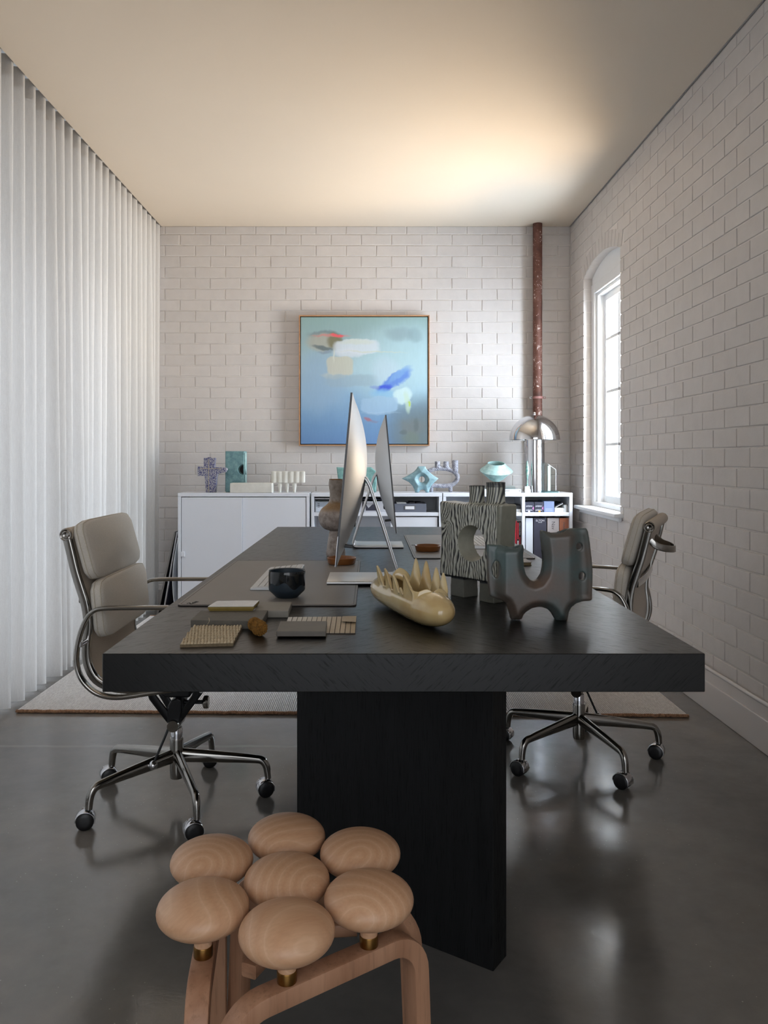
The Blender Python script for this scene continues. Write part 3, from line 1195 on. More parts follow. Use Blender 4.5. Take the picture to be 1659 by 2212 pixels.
def carcass(name, label, x0, x1):
    t = thing(name, label, 'cabinet', ((x0 + x1) / 2, (CF + CBK) / 2, 0))
    box('top_panel', x0, x1, CF, CBK, CAB_Z - 0.026, CAB_Z, lacquer, t, 0.0015)
    for a, b in ((x0, x0 + PT), (x1 - PT, x1)):
        box('side_panel', a, b, CF + 0.001, CBK, 0.0, CAB_Z - 0.026, lacquer, t, 0.0015)
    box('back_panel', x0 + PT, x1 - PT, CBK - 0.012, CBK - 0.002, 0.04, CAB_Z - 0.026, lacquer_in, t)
    box('bottom_panel', x0 + PT, x1 - PT, CF + 0.001, CBK - 0.012, 0.03, 0.052, lacquer, t, 0.0015)
    return t


cx = [X_(384, CF), X_(668.5, CF), X_(672, CF), X_(955, CF), X_(957, CF), X_(1237, CF)]
cA = carcass('cabinet', 'white cabinet with closed doors at the curtain end of the far wall', cx[0], cx[1])
cB = carcass('cabinet', 'white open cabinet in the middle of the row, behind the two computers', cx[2], cx[3])
cC = carcass('cabinet', 'white open cabinet with folders under the chrome lamp', cx[4], cx[5])
# doors of the left cabinet: they meet at a seam, the left leaf a touch proud
xm = X_(523.5, CF)
dx0, dx1 = cx[0] + PT + 0.004, cx[1] - PT - 0.004
zt, zb = CAB_Z - 0.031, 0.06


def leaf(xa, xb, ya, yb):
    return prism('door', [(xa, ya), (xb, yb), (xb, yb + 0.016), (xa, ya + 0.016)], (0, 0, 0), (1, 0, 0), (0, 1, 0), (0, 0, 1), zb, zt, lacquer, cA, 0.0012)


d1 = leaf(dx0, xm - 0.001, CF + 0.004, CF - 0.010)
d2 = leaf(xm + 0.001, dx1, CF + 0.003, CF + 0.003)
zc = Z_(1197, CF)
box('door_catch', dx0 - 0.003, dx0 + 0.026, CF - 0.010, CF + 0.003, zc - 0.018, zc + 0.018, lacquer, d1, 0.003)
# middle cabinet: shelf, divider, drawer front
box('shelf', cx[2] + PT, cx[3] - PT, CF + 0.004, CBK - 0.012, SH - 0.026, SH, lacquer, cB, 0.0015)
xd = X_(847.5, CF)
box('divider', xd - PT / 2, xd + PT / 2, CF + 0.004, CBK - 0.012, 0.052, SH - 0.026, lacquer, cB, 0.0015)
dr = box('drawer', xd + PT / 2 + 0.008, cx[3] - PT - 0.010, CF + 0.010, CF + 0.028, 0.40, SH - 0.034, lacquer, cB, 0.002)
box('drawer', xd + PT / 2 + 0.008, cx[3] - PT - 0.010, CF + 0.010, CF + 0.028, 0.06, 0.392, lacquer, cB, 0.002)
# right cabinet: divider and shelves
xr = X_(1131, CF)
box('divider', xr - PT / 2, xr + PT / 2, CF + 0.002, CBK - 0.012, 0.052, CAB_Z - 0.026, lacquer, cC, 0.0015)
for a, b in ((cx[4] + PT, xr - PT / 2), (xr + PT / 2, cx[5] - PT)):
    box('shelf', a, b, CF + 0.004, CBK - 0.012, SH - 0.026, SH, lacquer, cC, 0.0015)
    box('shelf', a, b, CF + 0.004, CBK - 0.012, 0.34, 0.362, lacquer, cC, 0.0015)
for (px, c) in ((932, cB), (1199, cC)):
    lathe('shelf_screw', [(0, -0.004), (0.004, -0.003), (0.005, 0.004), (0, 0.004)], (X_(px, CBK - .02), CBK - 0.016, Z_(1074, CBK - .02)), chrome, c, 10, axis='y')


def text(name, body, size, loc, rot, mat, parent, align='CENTER', extr=0.0004, shear=0.0):
    cu = bpy.data.curves.new(name, 'FONT')
    cu.body = body
    cu.size = size
    cu.extrude = extr
    cu.align_x = align
    cu.align_y = 'CENTER'
    cu.shear = shear
    cu.materials.append(mat)
    o = bpy.data.objects.new(name, cu)
    COL.objects.link(o)
    p = Vector(loc)
    if parent is not None:
        o.parent = parent
        q = parent
        while q is not None:
            p -= q.location
            q = q.parent
    dg = bpy.context.evaluated_depsgraph_get()
    me = bpy.data.meshes.new_from_object(o.evaluated_get(dg))
    bpy.data.objects.remove(o)
    o = bpy.data.objects.new(name, me)
    if not me.materials:
        me.materials.append(mat)
    COL.objects.link(o)
    o.parent = parent
    o.location = p
    o.rotation_euler = rot
    return o


card_dark = M('charcoal_card', (58, 58, 72), 0.6, var=0.05)
card_blue = M('blue_grey_card', (128, 142, 176), 0.55, var=0.04)
card_grey = M('grey_card', (176, 168, 166), 0.6, var=0.03)
card_brown = M('brown_leatherette', (158, 96, 70), 0.55, var=0.08, vscale=30)
card_white = M('white_card', (222, 226, 232), 0.55, var=0.02)
card_red = M('red_card', (178, 34, 48), 0.5, var=0.05)
card_black = M('black_card', (34, 32, 40), 0.5, var=0.05)
paper = M('paper', (236, 236, 232), 0.8, var=0.03, vscale=60)
ink_white = M('white_ink', (240, 240, 244), 0.6, var=0.01)
ink_grey = M('grey_ink', (96, 90, 92), 0.7, var=0.01)
ink_orange = M('orange_ink', (226, 168, 70), 0.6, var=0.01)
ink_pink = M('pink_ink', (206, 130, 190), 0.6, var=0.01)
ink_red = M('red_ink', (206, 50, 62), 0.6, var=0.01)
ink_dark = M('dark_ink', (34, 30, 28), 0.7, var=0.01)


def disc(name, r, loc, mat, parent, n=20):
    vs = [(loc[0] + r * math.cos(2 * math.pi * i / n), loc[1], loc[2] + r * math.sin(2 * math.pi * i / n)) for i in range(n)]
    vs += [(p[0], p[1] + 0.0006, p[2]) for p in vs]
    fs = [tuple(range(n)), tuple(range(2 * n - 1, n - 1, -1))] + [(i, i + n, (i + 1) % n + n, (i + 1) % n) for i in range(n)]
    return mk(name, vs, fs, mat, parent)


YB = CF + 0.022                               # front faces of the things on the shelves


def shelf_box(name, label, cat, px0, px1, zt_, z0, mat, y0=YB, dep=0.26, group=None, bev=0.0015):
    x0, x1 = X_(px0, y0), X_(px1, y0)
    t = thing(name, label, cat, ((x0 + x1) / 2, y0 + dep / 2, z0), group=group)
    return t, x0, x1, y0, z0, zt_


FR = (R(90), 0, 0)
# two dark sample boxes with white lettering
for i, (a, b, dotm, lab) in enumerate(((1134.6, 1153.6, ink_white, 'charcoal sample box with white dot, leftmost on the upper right shelf'),
                                       (1154.6, 1174.2, ink_orange, 'charcoal sample box with orange dot on the upper right shelf'))):
    zt_ = Z_(1084.5, YB)
    t, x0, x1, y0, z0, zt_ = shelf_box('sample_box', lab, 'box', a, b, zt_, SH, card_dark)
    box('carton', x0, x1, y0, y0 + .25, z0, zt_, card_dark, t, 0.0012)
    xc = (x0 + x1) / 2
    text('lettering', 'polytec', 0.0155, (xc - 0.002, y0 - 0.0005, Z_(1093, YB)), FR, ink_white, t)
    text('lettering', 'polytec', 0.0155, (xc - 0.002, y0 - 0.0005, Z_(1101.5, YB)), FR, ink_white, t)
    disc('dot', 0.0075, (xc + (-.004 if i == 0 else .003), y0 - 0.001, Z_(1105, YB)), dotm, t)
    prism('corner_mark', [(x1 - 0.013, Z_(1098, YB)), (x1 - 0.001, Z_(1093.5, YB)), (x1 - 0.001, Z_(1102, YB))], (0, 0, 0), (1, 0, 0), (0, 0, 1), (0, 1, 0), y0 - 0.0006, y0 + 0.0004, ink_pink, t)
t, x0, x1, y0, z0, zt_ = shelf_box('slip_case', 'blue-grey slip case standing beside the charcoal sample boxes', 'box', 1175.2, 1197.2, Z_(1083, YB), SH, card_blue)
box('case', x0, x1, y0, y0 + .22, z0, zt_, card_blue, t, 0.001)
for k in (1099, 1102, 1106):
    box('print_line', x0 + .01, x1 - .012, y0 - .0006, y0, Z_(k, YB) - .0012, Z_(k, YB), ink_white, t)
t, x0, x1, y0, z0, zt_ = shelf_box('paper_stack', 'stack of white paper on the upper right shelf', 'paper', 1198.4, 1218.5, Z_(1097.5, YB), SH, paper)
n = 9
for k in range(n):
    za = z0 + (zt_ - z0) * k / n
    j = random.uniform(-.001, .001)
    box('sheaf', x0 + j, x1 + j, y0 + random.uniform(0, .004), y0 + .24, za, za + (zt_ - z0) / n * .92, paper, t)
# black folder tilted on the paper stack
tf = thing('folder', 'black folder lying tilted on the white paper stack', 'folder', ((x0 + x1) / 2, y0 + .1, zt_))
bm = box_bm(-.034, .034, -.10, .10, -.0035, .0035, 0.001)
bm.transform(Matrix.Translation(((x0 + x1) / 2 - .003, y0 + .115, zt_ + .0225)) @ Matrix.Rotation(R(-29), 4, 'Y'))
from_bm('cover', bm, card_black, tf)
bm = box_bm(-.030, .030, -.098, .095, -.0020, .0020)
bm.transform(Matrix.Translation(((x0 + x1) / 2 + .003, y0 + .115, zt_ + .0182)) @ Matrix.Rotation(R(-27), 4, 'Y'))
from_bm('pages', bm, paper, tf)
# thin booklets upright at the end of the shelf
for k, (a, b, ht, mm, lab) in enumerate(((1219.2, 1221.6, 1090.5, card_white, 'white booklet leaning against the paper stack'), (1222.0, 1224.2, 1090.0, card_grey, 'grey booklet between the white and black booklets'),
                                         (1224.6, 1227.2, 1091.0, card_black, 'black booklet second from the end of the upper right shelf'), (1227.6, 1231.0, 1087.5, card_white, 'last pale booklet at the right end of the upper shelf'))):
    x0, x1 = X_(a, YB), X_(b, YB)
    t = thing('booklet', lab, 'booklet', ((x0 + x1) / 2, YB + .1, SH), group='booklets on the upper right shelf')
    box('cover', x0, x0 + .0015, YB, YB + .2, SH, Z_(ht, YB), mm, t)
    box('cover', x1 - .0015, x1, YB, YB + .2, SH, Z_(ht, YB), mm, t)
    box('pages', x0 + .0015, x1 - .0015, YB + .002, YB + .198, SH + .001, Z_(ht, YB) - .002, paper, t)
# binders below
Z2 = 0.362


def binder(px0, px1, pyt, mat, lab):
    x0, x1 = X_(px0, YB), X_(px1, YB)
    zt_ = Z_(pyt, YB)
    t = thing('binder', lab, 'binder', ((x0 + x1) / 2, YB + .14, Z2), group='binders on the lower right shelf')
    box('spine', x0, x1, YB, YB + .003, Z2, zt_, mat, t, 0.001)
    box('cover', x0, x0 + .003, YB + .003, YB + .255, Z2, zt_, mat, t)
    box('cover', x1 - .003, x1, YB + .003, YB + .255, Z2, zt_, mat, t)
    box('pages', x0 + .004, x1 - .004, YB + .012, YB + .25, Z2 + .002, zt_ - .012, paper, t)
    return t, (x0 + x1) / 2


binder(1136, 1151, 1119, card_white, 'plain white binder beside the cabinet divider')
t, xc = binder(1153, 1180.5, 1118.5, card_dark, 'charcoal binder lettered in white on the lower right shelf')
text('lettering', 'ELTON', 0.0195, (xc, YB - .0005, Z_(1124.6, YB)), FR, ink_white, t)
text('lettering', 'GROUP', 0.0085, (xc, YB - .0005, Z_(1128.6, YB)), FR, ink_white, t)
t, xc = binder(1182.5, 1207.5, 1119, card_grey, 'pale grey binder with dark vertical lettering')
text('lettering', 'Nav', 0.036, (xc, YB - .0005, Z_(1135, YB)), (R(90), R(90), 0), ink_grey, t)
t, xc = binder(1208.7, 1228.5, 1119, card_brown, 'brown binder at the right end of the lower shelf')
text('lettering', 'Vene', 0.026, (xc, YB - .0005, Z_(1135, YB)), (R(90), R(90), 0), ink_grey, t)
# books left of the divider
for (a, b, pyt, mm, lab) in ((1109.5, 1112.3, 1128, card_white, 'thin white book left of the red book in the cabinet'), (1112.7, 1116.2, 1125, card_red, 'narrow red book beside the black book in the cabinet'),
                             (1116.6, 1126.2, 1125.5, card_black, 'black book with red and white spine lettering in the cabinet')):
    x0, x1 = X_(a, YB), X_(b, YB)
    zt_ = Z_(pyt, YB)
    t = thing('book', lab, 'book', ((x0 + x1) / 2, YB + .1, Z2), group='books in the lower cabinet bay')
    box('cover', x0, x1, YB, YB + .2, Z2, zt_, mm, t, 0.001)
    box('pages', x0 + .002, x1 - .002, YB + .004, YB + .199, zt_, zt_ + .0008, paper, t)
    if mm is card_black:
        xc = (x0 + x1) / 2
        text('lettering', 'MERCHMENTEX', 0.0125, (xc + .005, YB - .0005, zt_ - .055), (R(90), R(90), 0), ink_white, t)
        box('spine_bar', xc - .012, xc - .004, YB - .0006, YB, zt_ - .13, zt_ - .012, ink_red, t)
        box('spine_bar', xc - .012, xc - .004, YB - .0006, YB, zt_ - .19, zt_ - .14, ink_white, t)
        box('spine_bar', xc + .002, xc + .008, YB - .0006, YB, zt_ - .19, zt_ - .115, ink_red, t)
# left bay of the right cabinet: dark device on papers
t, x0, x1, y0, z0, zt_ = shelf_box('paper_stack', 'stack of papers under the dark case in the upper cabinet bay', 'paper', 1060, 1125.5, Z_(1099.5, YB), SH, paper)
for k in range(4):
    za = z0 + (zt_ - z0) * k / 4
    box('sheaf', x0, x1 - random.uniform(0, .003), y0, y0 + .22, za, za + (zt_ - z0) / 4 * .9, card_white if k % 2 else paper, t)
ts = thing('flat_case', 'dark grey flat case on the papers beside the cabinet divider', 'case', ((x0 + x1) / 2, y0 + .1, zt_))
box('body', x0 + .04, x1 - .003, y0 + .004, y0 + .19, zt_, zt_ + .026, M('dark_grey_plastic', (74, 76, 80), .5, var=.03), ts, 0.005, 3)
box('lid_edge', x0 + .038, x1 - .002, y0 + .003, y0 + .191, zt_ + .024, zt_ + .029, black_pl, ts, 0.002)

# ---- middle cabinet, upper shelf
t, x0, x1, y0, z0, zt_ = shelf_box('document_tray', 'clear tray of printed papers behind the tall stoneware vase', 'tray', 680, 728, Z_(1082, YB), SH, paper, dep=.28)
acr = glass_thin('clear_acrylic', (0.93, 0.95, 0.97), 0.10)
for k in range(7):
    za = z0 + .003 + k * .0105
    j = random.uniform(-.002, .002)
    box('sheaf', x0 + .006 + j, x1 - .006 + j, y0 + .006, y0 + .25, za, za + .009, paper, t)
box('label_sheet', x0 + .008, x1 - .008, y0 + .001, y0 + .002, z0 + .006, zt_ - .01, card_white, t)
for q in range(3):
    box('print_line', x0 + .02, x0 + .035, y0 + .0004, y0 + .001, z0 + .035 + q * .012, z0 + .039 + q * .012, ink_grey, t)
box('print_block', x0 + .105, x0 + .135, y0 + .0004, y0 + .001, z0 + .035, z0 + .075, card_blue, t)
box('tray_floor', x0, x1, y0, y0 + .26, z0, z0 + .003, acr, t)
box('tray_front', x0, x1, y0 - .003, y0, z0, zt_, acr, t)
sweep('rim_wire', [(x0, y0 - .004, zt_ + .016), (x1, y0 - .004, zt_ + .016)], circ(.0035, 8), chrome, t)
for x in (x0, x1):
    sweep('tray_post', [(x, y0 - .003, z0), (x, y0 - .003, zt_ + .016)], circ(.003, 8), black_pl, t)
t, x0, x1, y0, z0, zt_ = shelf_box('sample_case', 'pale sample case with printed picture between the computer stands', 'case', 745, 834, Z_(1083, YB), SH, card_white, dep=.26)
box('case', x0, x1, y0, y0 + .25, z0, zt_, M('pale_case', (196, 198, 206), .5, var=.02), t, 0.002)
xa = X_(790, YB)
prism('picture', [(xa, z0 + .012), (xa + .085, z0 + .012), (xa + .085, z0 + .05), (xa + .05, z0 + .058), (xa + .02, z0 + .03), (xa, z0 + .06)], (0, 0, 0), (1, 0, 0), (0, 0, 1), (0, 1, 0), y0 - .0008, y0 + .0002, card_dark, t)
for q in range(3):
    box('print_line', xa, xa + .06, y0 - .0006, y0, zt_ - .012 - q * .007, zt_ - .010 - q * .007, ink_grey, t)
box('end_band', X_(786, YB) - .012, X_(786, YB), y0 - .001, y0, z0, zt_, card_black, t)
tf = thing('folder', 'dark blue folder lying on the pale sample case', 'folder', ((x0 + x1) / 2, y0 + .1, zt_))
P = [(x0 - .002, .002), (x0 + .06, .014), (x0 + .16, .018), (x1 - .03, .012), (x1 + .002, .003)]
sweep('cover', [(a, y0 + .11, zt_ + b) for a, b in P], rrect(.20, .005, .002, 2), M('navy_card', (40, 44, 62), .5, var=.04), tf, side=(0, 1, 0))
t, x0, x1, y0, z0, zt_ = shelf_box('archive_box', 'grey archive box with metal label holder on the middle cabinet shelf', 'box', 851, 921, Z_(1088, YB), SH, card_dark, dep=.26)
gbx = M('slate_board', (104, 108, 120), .65, var=.03)
box('tray', x0, x1, y0, y0 + .25, z0, zt_, gbx, t, 0.0015)
lh = box('label_holder', X_(874, YB), X_(897, YB), y0 - .003, y0, Z_(1101, YB), Z_(1092.5, YB), chrome_dk, t, 0.001)
box('label_card', X_(875.5, YB), X_(895, YB), y0 - .0036, y0 - .003, Z_(1100, YB), Z_(1093.5, YB), ink_white, lh)
for a, b, hh, mm in ((.02, .09, .007, paper), (.11, .15, .010, card_black), (.16, .20, .008, card_black)):
    box('contents', x0 + a, x0 + b, y0 + .02, y0 + .22, zt_, zt_ + hh, mm, t, 0.001)
# boards leaning against the closed cabinet's side
fr_grey = M('grey_frame', (128, 124, 120), .45, .3, var=.04)


def leaning(name, lab, xt, ztp, xb, th, mat, face, y0, y1, bow=0.0):
    t = thing(name, lab, 'picture', (xb, (y0 + y1) / 2, 0), group='boards leaning beside the cabinet')
    n = 10
    pt = []
    for i in range(n + 1):
        f = i / n
        x = xb + (xt - xb) * f + bow * math.sin(math.pi * f)
        pt.append((x, (y0 + y1) / 2, ztp * f + .001))
    d = Vector((xt - xb, 0, ztp)).normalized()
    sweep('board', pt, rrect(y1 - y0 - .02, th * .5, .001, 1), face, t, side=(0, 1, 0))
    for yy in (y0, y1):
        sweep('frame_stile', [(p[0], yy, p[2]) for p in pt], rrect(.016, th, .002, 1), mat, t, side=(0, 1, 0))
    sweep('frame_rail', [pt[-1], tuple(Vector(pt[-1]) + d * .012)], rrect(y1 - y0 + .016, th, .002, 1), mat, t, side=(0, 1, 0))
    return t


yl0, yl1 = CF + 0.035, CF + 0.36
leaning('framed_board', 'grey-framed dark board leaning at the curtain side of the cabinet', cx[0] - .030, .590, cx[0] - .155, .012, fr_grey, card_black, yl0, yl1)
leaning('framed_board', 'slim white-edged board leaning second from the cabinet side', cx[0] - .016, .585, cx[0] - .115, .009, M('pale_frame', (190, 190, 194), .4, var=.02), card_dark, yl0 + .004, yl1)
leaning('card_sheet', 'bowed white card squeezed between leaning boards and the cabinet', cx[0] - .007, .545, cx[0] - .020, .006, card_white, card_white, yl0 + .002, yl1 - .02, -.030)

# =================================================================== THE DESK
def desk():
    x0, x1 = -0.4932, 0.6139
    y0, y1 = 1.479, 4.254
    th = 0.0706
    t = thing('desk', 'long black-stained oak desk with thick top and slab legs', 'desk', ((x0 + x1) / 2, (y0 + y1) / 2, 0))
    top = wood('black_oak_top', (11, 11, 11), (18, 18, 18), 0.31, chevron=True, scale=1.5, bstr=0.06, spec=0.42)
    leg = wood('black_oak_leg', (13, 14, 15), (24, 25, 26), 0.55, 'z', 2.0, bstr=0.12, spec=0.22)
    box('desk_top', x0, x1, y0, y1, DESK_Z - th, DESK_Z, top, t, 0.0012, 1)
    # slab leg standing at an angle under each end
    c0 = Vector((0.2675, 1.760))
    u = Vector((-0.128, 0.088)).normalized()
    n = Vector((0.088, 0.128)).normalized()
    L, W = 0.556, 0.068
    for k in (0, 1):
        pts = [c0, c0 + u * L, c0 + u * L + n * W, c0 + n * W]
        if k:
            pts = [Vector((p.x, y0 + y1 - p.y)) for p in pts][::-1]
        o = prism('leg', [(p.x, p.y) for p in pts], (0, 0, 0), (1, 0, 0), (0, 1, 0), (0, 0, 1), 0.0127 * k, DESK_Z - th, leg, t, 0.0015)
        # turn the grain frame with the slab
    return t


desk()


# =================================================================== THINGS ON THE DESK
mat_leather = M('taupe_leather', (118, 112, 106), 0.42, var=0.04, vscale=5, bmp=(500, 0.12, 0.001))
mat_leather2 = M('grey_leather', (126, 122, 118), 0.40, var=0.04, vscale=5, bmp=(500, 0.12, 0.001))


def rr_outline(x0, x1, y0, y1, r, n=5):
    return [(a + (x0 + x1) / 2, b + (y0 + y1) / 2) for a, b in rrect(x1 - x0, y1 - y0, r, n)]


def blotter(lab, x0, x1, y0, y1, m):
    t = thing('desk_mat', lab, 'desk mat', ((x0 + x1) / 2, (y0 + y1) / 2, DESK_Z), group='leather desk mats')
    prism('mat_sheet', rr_outline(x0, x1, y0, y1, .014), (0, 0, 0), (1, 0, 0), (0, 1, 0), (0, 0, 1), DESK_Z + .0022, DESK_Z + .0040, m, t)
    prism('felt_base', rr_outline(x0 - .0006, x1 + .0006, y0 - .0006, y1 + .0006, .014), (0, 0, 0), (1, 0, 0), (0, 1, 0), (0, 0, 1), DESK_Z, DESK_Z + .0022, M('dark_felt', (26, 23, 22), .95, var=.1), t)
    P = [(a, b, DESK_Z + .0040) for a, b in rr_outline(x0 + .006, x1 - .006, y0 + .006, y1 - .006, .010)]
    sweep('stitching', P, circ(.0005, 5), M('stitch_thread', (78, 72, 68), .9, var=.1), t, closed=True)
    return t


BM = DESK_Z + 0.0040
tm = blotter('taupe leather desk mat under the near computer', -.470, -.036, 1.953, 2.811, mat_leather)
pz = on_z(416, 1302.5, BM)
text('stamped_mark', 'Zon', 0.022, (pz.x, pz.y, BM + .0004), (0, 0, R(68)), ink_dark, tm, shear=.35)
pz = on_z(409.5, 1303.5, BM)
text('stamped_mark', '-', 0.02, (pz.x, pz.y, BM + .0004), (0, 0, R(68)), ink_dark, tm)
tm = blotter('grey leather desk mat under the far computer', .155, .589, 2.880, 3.769, mat_leather2)
pz = on_z(893, 1178, BM)
box('brand_tab', pz.x - .008, pz.x + .008, pz.y - .003, pz.y + .003, BM, BM + .0012, ink_dark, tm)


def make_imac(name, lab, loc, rz, plug_y):
    """local frame: the screen faces -x, width along y, foot centre at the origin"""
    t = thing(name, lab, 'computer', loc, rz)
    W, HT = 0.650, 0.443
    b0, b1 = Vector((-0.091, 0, 0.081)), Vector((-0.051, 0, 0.524))
    up = (b1 - b0).normalized()
    nrm = Vector((up.z, 0, -up.x))               # points to the back (+x)
    n, mm = 26, 26
    vs, fs = [], []
    for i in range(n + 1):
        a = -1 + 2 * i / n
        for j in range(mm + 1):
            f = j / mm
            q = 2 * f - 1
            th = 0.0052 + 0.052 * (1 - abs(a) ** 2.3) ** 0.9 * (1 - abs((q - .08) / (1.08 if q < .08 else .92)) ** 2.0) ** 0.95
            p = b0 + up * (HT * f) + Vector((0, a * W / 2, 0)) + nrm * th
            vs.append(p)
    m1 = mm + 1
    for i in range(n):
        for j in range(mm):
            k = i * m1 + j
            fs.append((k, k + m1, k + m1 + 1, k + 1))
    # rim strip down to the glass plane
    ring = [j for j in range(m1)] + [i * m1 + mm for i in range(1, n + 1)] + [n * m1 + j for j in range(mm - 1, -1, -1)] + [i * m1 for i in range(n - 1, 0, -1)]
    k0 = len(vs)
    for r in ring:
        v = vs[r]
        a = (v - b0)
        vs.append(v - nrm * a.dot(nrm) + nrm * 0.0012)
    L = len(ring)
    rim = [(ring[i], ring[(i + 1) % L], k0 + (i + 1) % L, k0 + i) for i in range(L)]
    mk('edge_band', vs, rim, M('shaded_alu_edge', (74, 74, 76), .45, .6, var=.02), t, False, True)  # aluminium edge, its shade put into the darker colour
    vs = vs[:k0]
    bm = bmesh.new()
    bv = [bm.verts.new(v) for v in vs]
    for f in fs:
        bm.faces.new([bv[i] for i in f])
    bmesh.ops.recalc_face_normals(bm, faces=bm.faces[:])
    bm.verts.index_update()
    smooth_by_angle(from_bm('housing', bm, alu, t, True, True), 40)
    prism('screen', [(-W / 2, .078), (W / 2, .078), (W / 2, HT), (-W / 2, HT)], b0, (0, 1, 0), up, nrm, 0.0, 0.0012, black_gl, t, local=True)
    prism('chin', [(-W / 2, 0), (W / 2, 0), (W / 2, .077), (-W / 2, .077)], b0, (0, 1, 0), up, nrm, 0.0, 0.0012, alu, t, local=True)
    # bent plate stand: neck, arm, foot
    P = [(-.040, 0, .305), (-.018, 0, .300), (-.004, 0, .279), (.004, 0, .255), (.036, 0, .158), (.066, 0, .062), (.076, 0, .030), (.078, 0, .016), (.070, 0, .007), (.055, 0, .0055)]
    path = cat_rom(P, 5) + [Vector((x, 0, .005)) for x in (.02, -.03, -.08, -.124)]
    sweep('stand', path, rrect(.195, .0085, .003, 2), alu, t, side=(0, 1, 0), local=True)
    hx = b0 + up * .235 + nrm * .056
    lathe('hinge', [(0, -.085), (.010, -.085), (.010, .085), (0, .085)], (-.026, 0, .302), alu, t, 16, True, 'y')
    a = b0 + up * .085 + nrm * .030 + Vector((0, .03, 0))
    lathe('power_plug', [(0, 0), (.013, .001), (.014, .006), (.009, .018), (.0, .02)], (0, 0, 0), black_pl, t, 16, True, 'x').location = a
    bm = box_bm(-.004, .026, -.009, .009, -.004, .004, .0015)
    Mx = Matrix((( nrm.x, 0, up.x, 0), (0, 1, 0, 0), (nrm.z, 0, up.z, 0), (0, 0, 0, 1)))
    bm.transform(Matrix.Translation(b0 + up * .042 + nrm * .014 + Vector((0, plug_y, 0))) @ Mx)
    from_bm('usb_plug', bm, black_pl, t, False, True)
    return t


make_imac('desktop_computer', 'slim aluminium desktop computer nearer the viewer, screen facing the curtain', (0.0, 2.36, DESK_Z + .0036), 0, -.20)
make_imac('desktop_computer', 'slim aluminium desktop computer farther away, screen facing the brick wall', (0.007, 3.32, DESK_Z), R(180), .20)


def keyboard(lab, x0, x1, y0, y1, z, user_left):
    t = thing('keyboard', lab, 'keyboard', ((x0 + x1) / 2, (y0 + y1) / 2, z), group='white keyboards')
    lo, hi = .006, .017
    za, zb_ = (lo, hi) if user_left else (hi, lo)
    prism('case', [(x0, 0), (x1, 0), (x1, zb_), (x0, za)], (0, 0, z), (1, 0, 0), (0, 0, 1), (0, 1, 0), y0, y1, alu, t, .0012)
    mkey = M('white_keycap', (214, 214, 214), .5, var=.01)
    rows, cols = 6, 20
    W, Ln = (x1 - x0 - .008), (y1 - y0 - .008)
    sl = (zb_ - za) / (x1 - x0)
    for r in range(rows):
        for c in range(cols):
            a0 = x0 + .004 + W * r / rows + .001
            a1 = x0 + .004 + W * (r + 1) / rows - .001
            c0, c1 = y0 + .004 + Ln * c / cols + .001, y0 + .004 + Ln * (c + 1) / cols - .001
            zz = [z + za + sl * (a - x0) for a in (a0, a1)]
            vs = [(a0, c0, zz[0]), (a1, c0, zz[1]), (a1, c1, zz[1]), (a0, c1, zz[0])]
            e = .0008
            vs += [(a0 + e, c0 + e, zz[0] + .0022), (a1 - e, c0 + e, zz[1] + .0022), (a1 - e, c1 - e, zz[1] + .0022), (a0 + e, c1 - e, zz[0] + .0022)]
            mk('key', vs, [(4, 5, 6, 7), (0, 1, 5, 4), (1, 2, 6, 5), (2, 3, 7, 6), (3, 0, 4, 7)], mkey, t)
    return t


keyboard('white keyboard on the taupe mat, half hidden by the dark cup', -.325, -.212, 2.167, 2.575, BM, True)
keyboard('white keyboard on the far grey mat, seen through the bark vase', .385, .499, 3.17, 3.60, BM, False)


def dish(lab, x, y, r=.050):
    clay = M('amber_leather', (138, 86, 42), .42, var=.12, vscale=20, coat=.2)
    t = thing('dish', lab, 'dish', (x, y, BM), group='tan dishes on the desk mats')
    z = BM
    lathe('dish_wall', [(0, z + .0006), (r * .86, z + .0006), (r * .92, z + .003), (r, z + .021), (r * .97, z + .0225), (r * .94, z + .021), (r * .87, z + .006), (0, z + .005)], (x, y, 0), clay, t, 48, squash=(1, 1.0))
    lathe('liner', [(0, z + .0052), (r * .86, z + .0064), (r * .86, z + .0070), (0, z + .0060)], (x, y, 0), M('dark_felt_liner', (78, 44, 22), .9, var=.1), t, 40)


p = on_z(738, 1218, BM)
dish('round tan dish on the taupe mat below the near computer screen', p.x, p.y, .0495)
p = on_z(924, 1190, BM)
dish('round tan dish on the far grey mat', p.x, p.y)


def cup():
    p = on_z(620, 1290, BM)
    x, y, z = p.x, 2.065, DESK_Z + .004
    x = X_(620, y)
    t = thing('cup', 'dark navy ceramic cup with black glazed upper half on the taupe mat', 'cup', (x, y, z))
    r = .0465
    nav = M('navy_bisque', (34, 46, 56), .45, var=.08, vscale=30)
    gl = M('black_glaze', (22, 25, 28), .08, var=.05)
    lathe('cup_body', [(0, z), (.026, z), (.028, z + .001), (r - .002, z + .017), (r, z + .021), (r, z + .066), (r - .001, z + .0685), (r - .0035, z + .067), (r - .0045, z + .02), (.02, z + .006), (0, z + .006)], (x, y, 0), nav, t, 64)
    # glaze coat with a wavy lower edge
    vs, fs = [], []
    n, m = 96, 8
    for i in range(n):
        a = 2 * math.pi * i / n
        low = .034 + .006 * math.sin(a * 3 + 1.0) + .005 * math.sin(a * 7)
        for j in range(m + 1):
            h = low + (.0687 - low) * j / m
            rr = r + .0007 - (.0012 if j == m else 0)
            vs.append((x + rr * math.cos(a), y + rr * math.sin(a), z + h))
    for i in range(n):
        k = (i + 1) % n
        for j in range(m):
            fs.append((i * (m + 1) + j, k * (m + 1) + j, k * (m + 1) + j + 1, i * (m + 1) + j + 1))
    mk('glaze', vs, fs, gl, t, True)


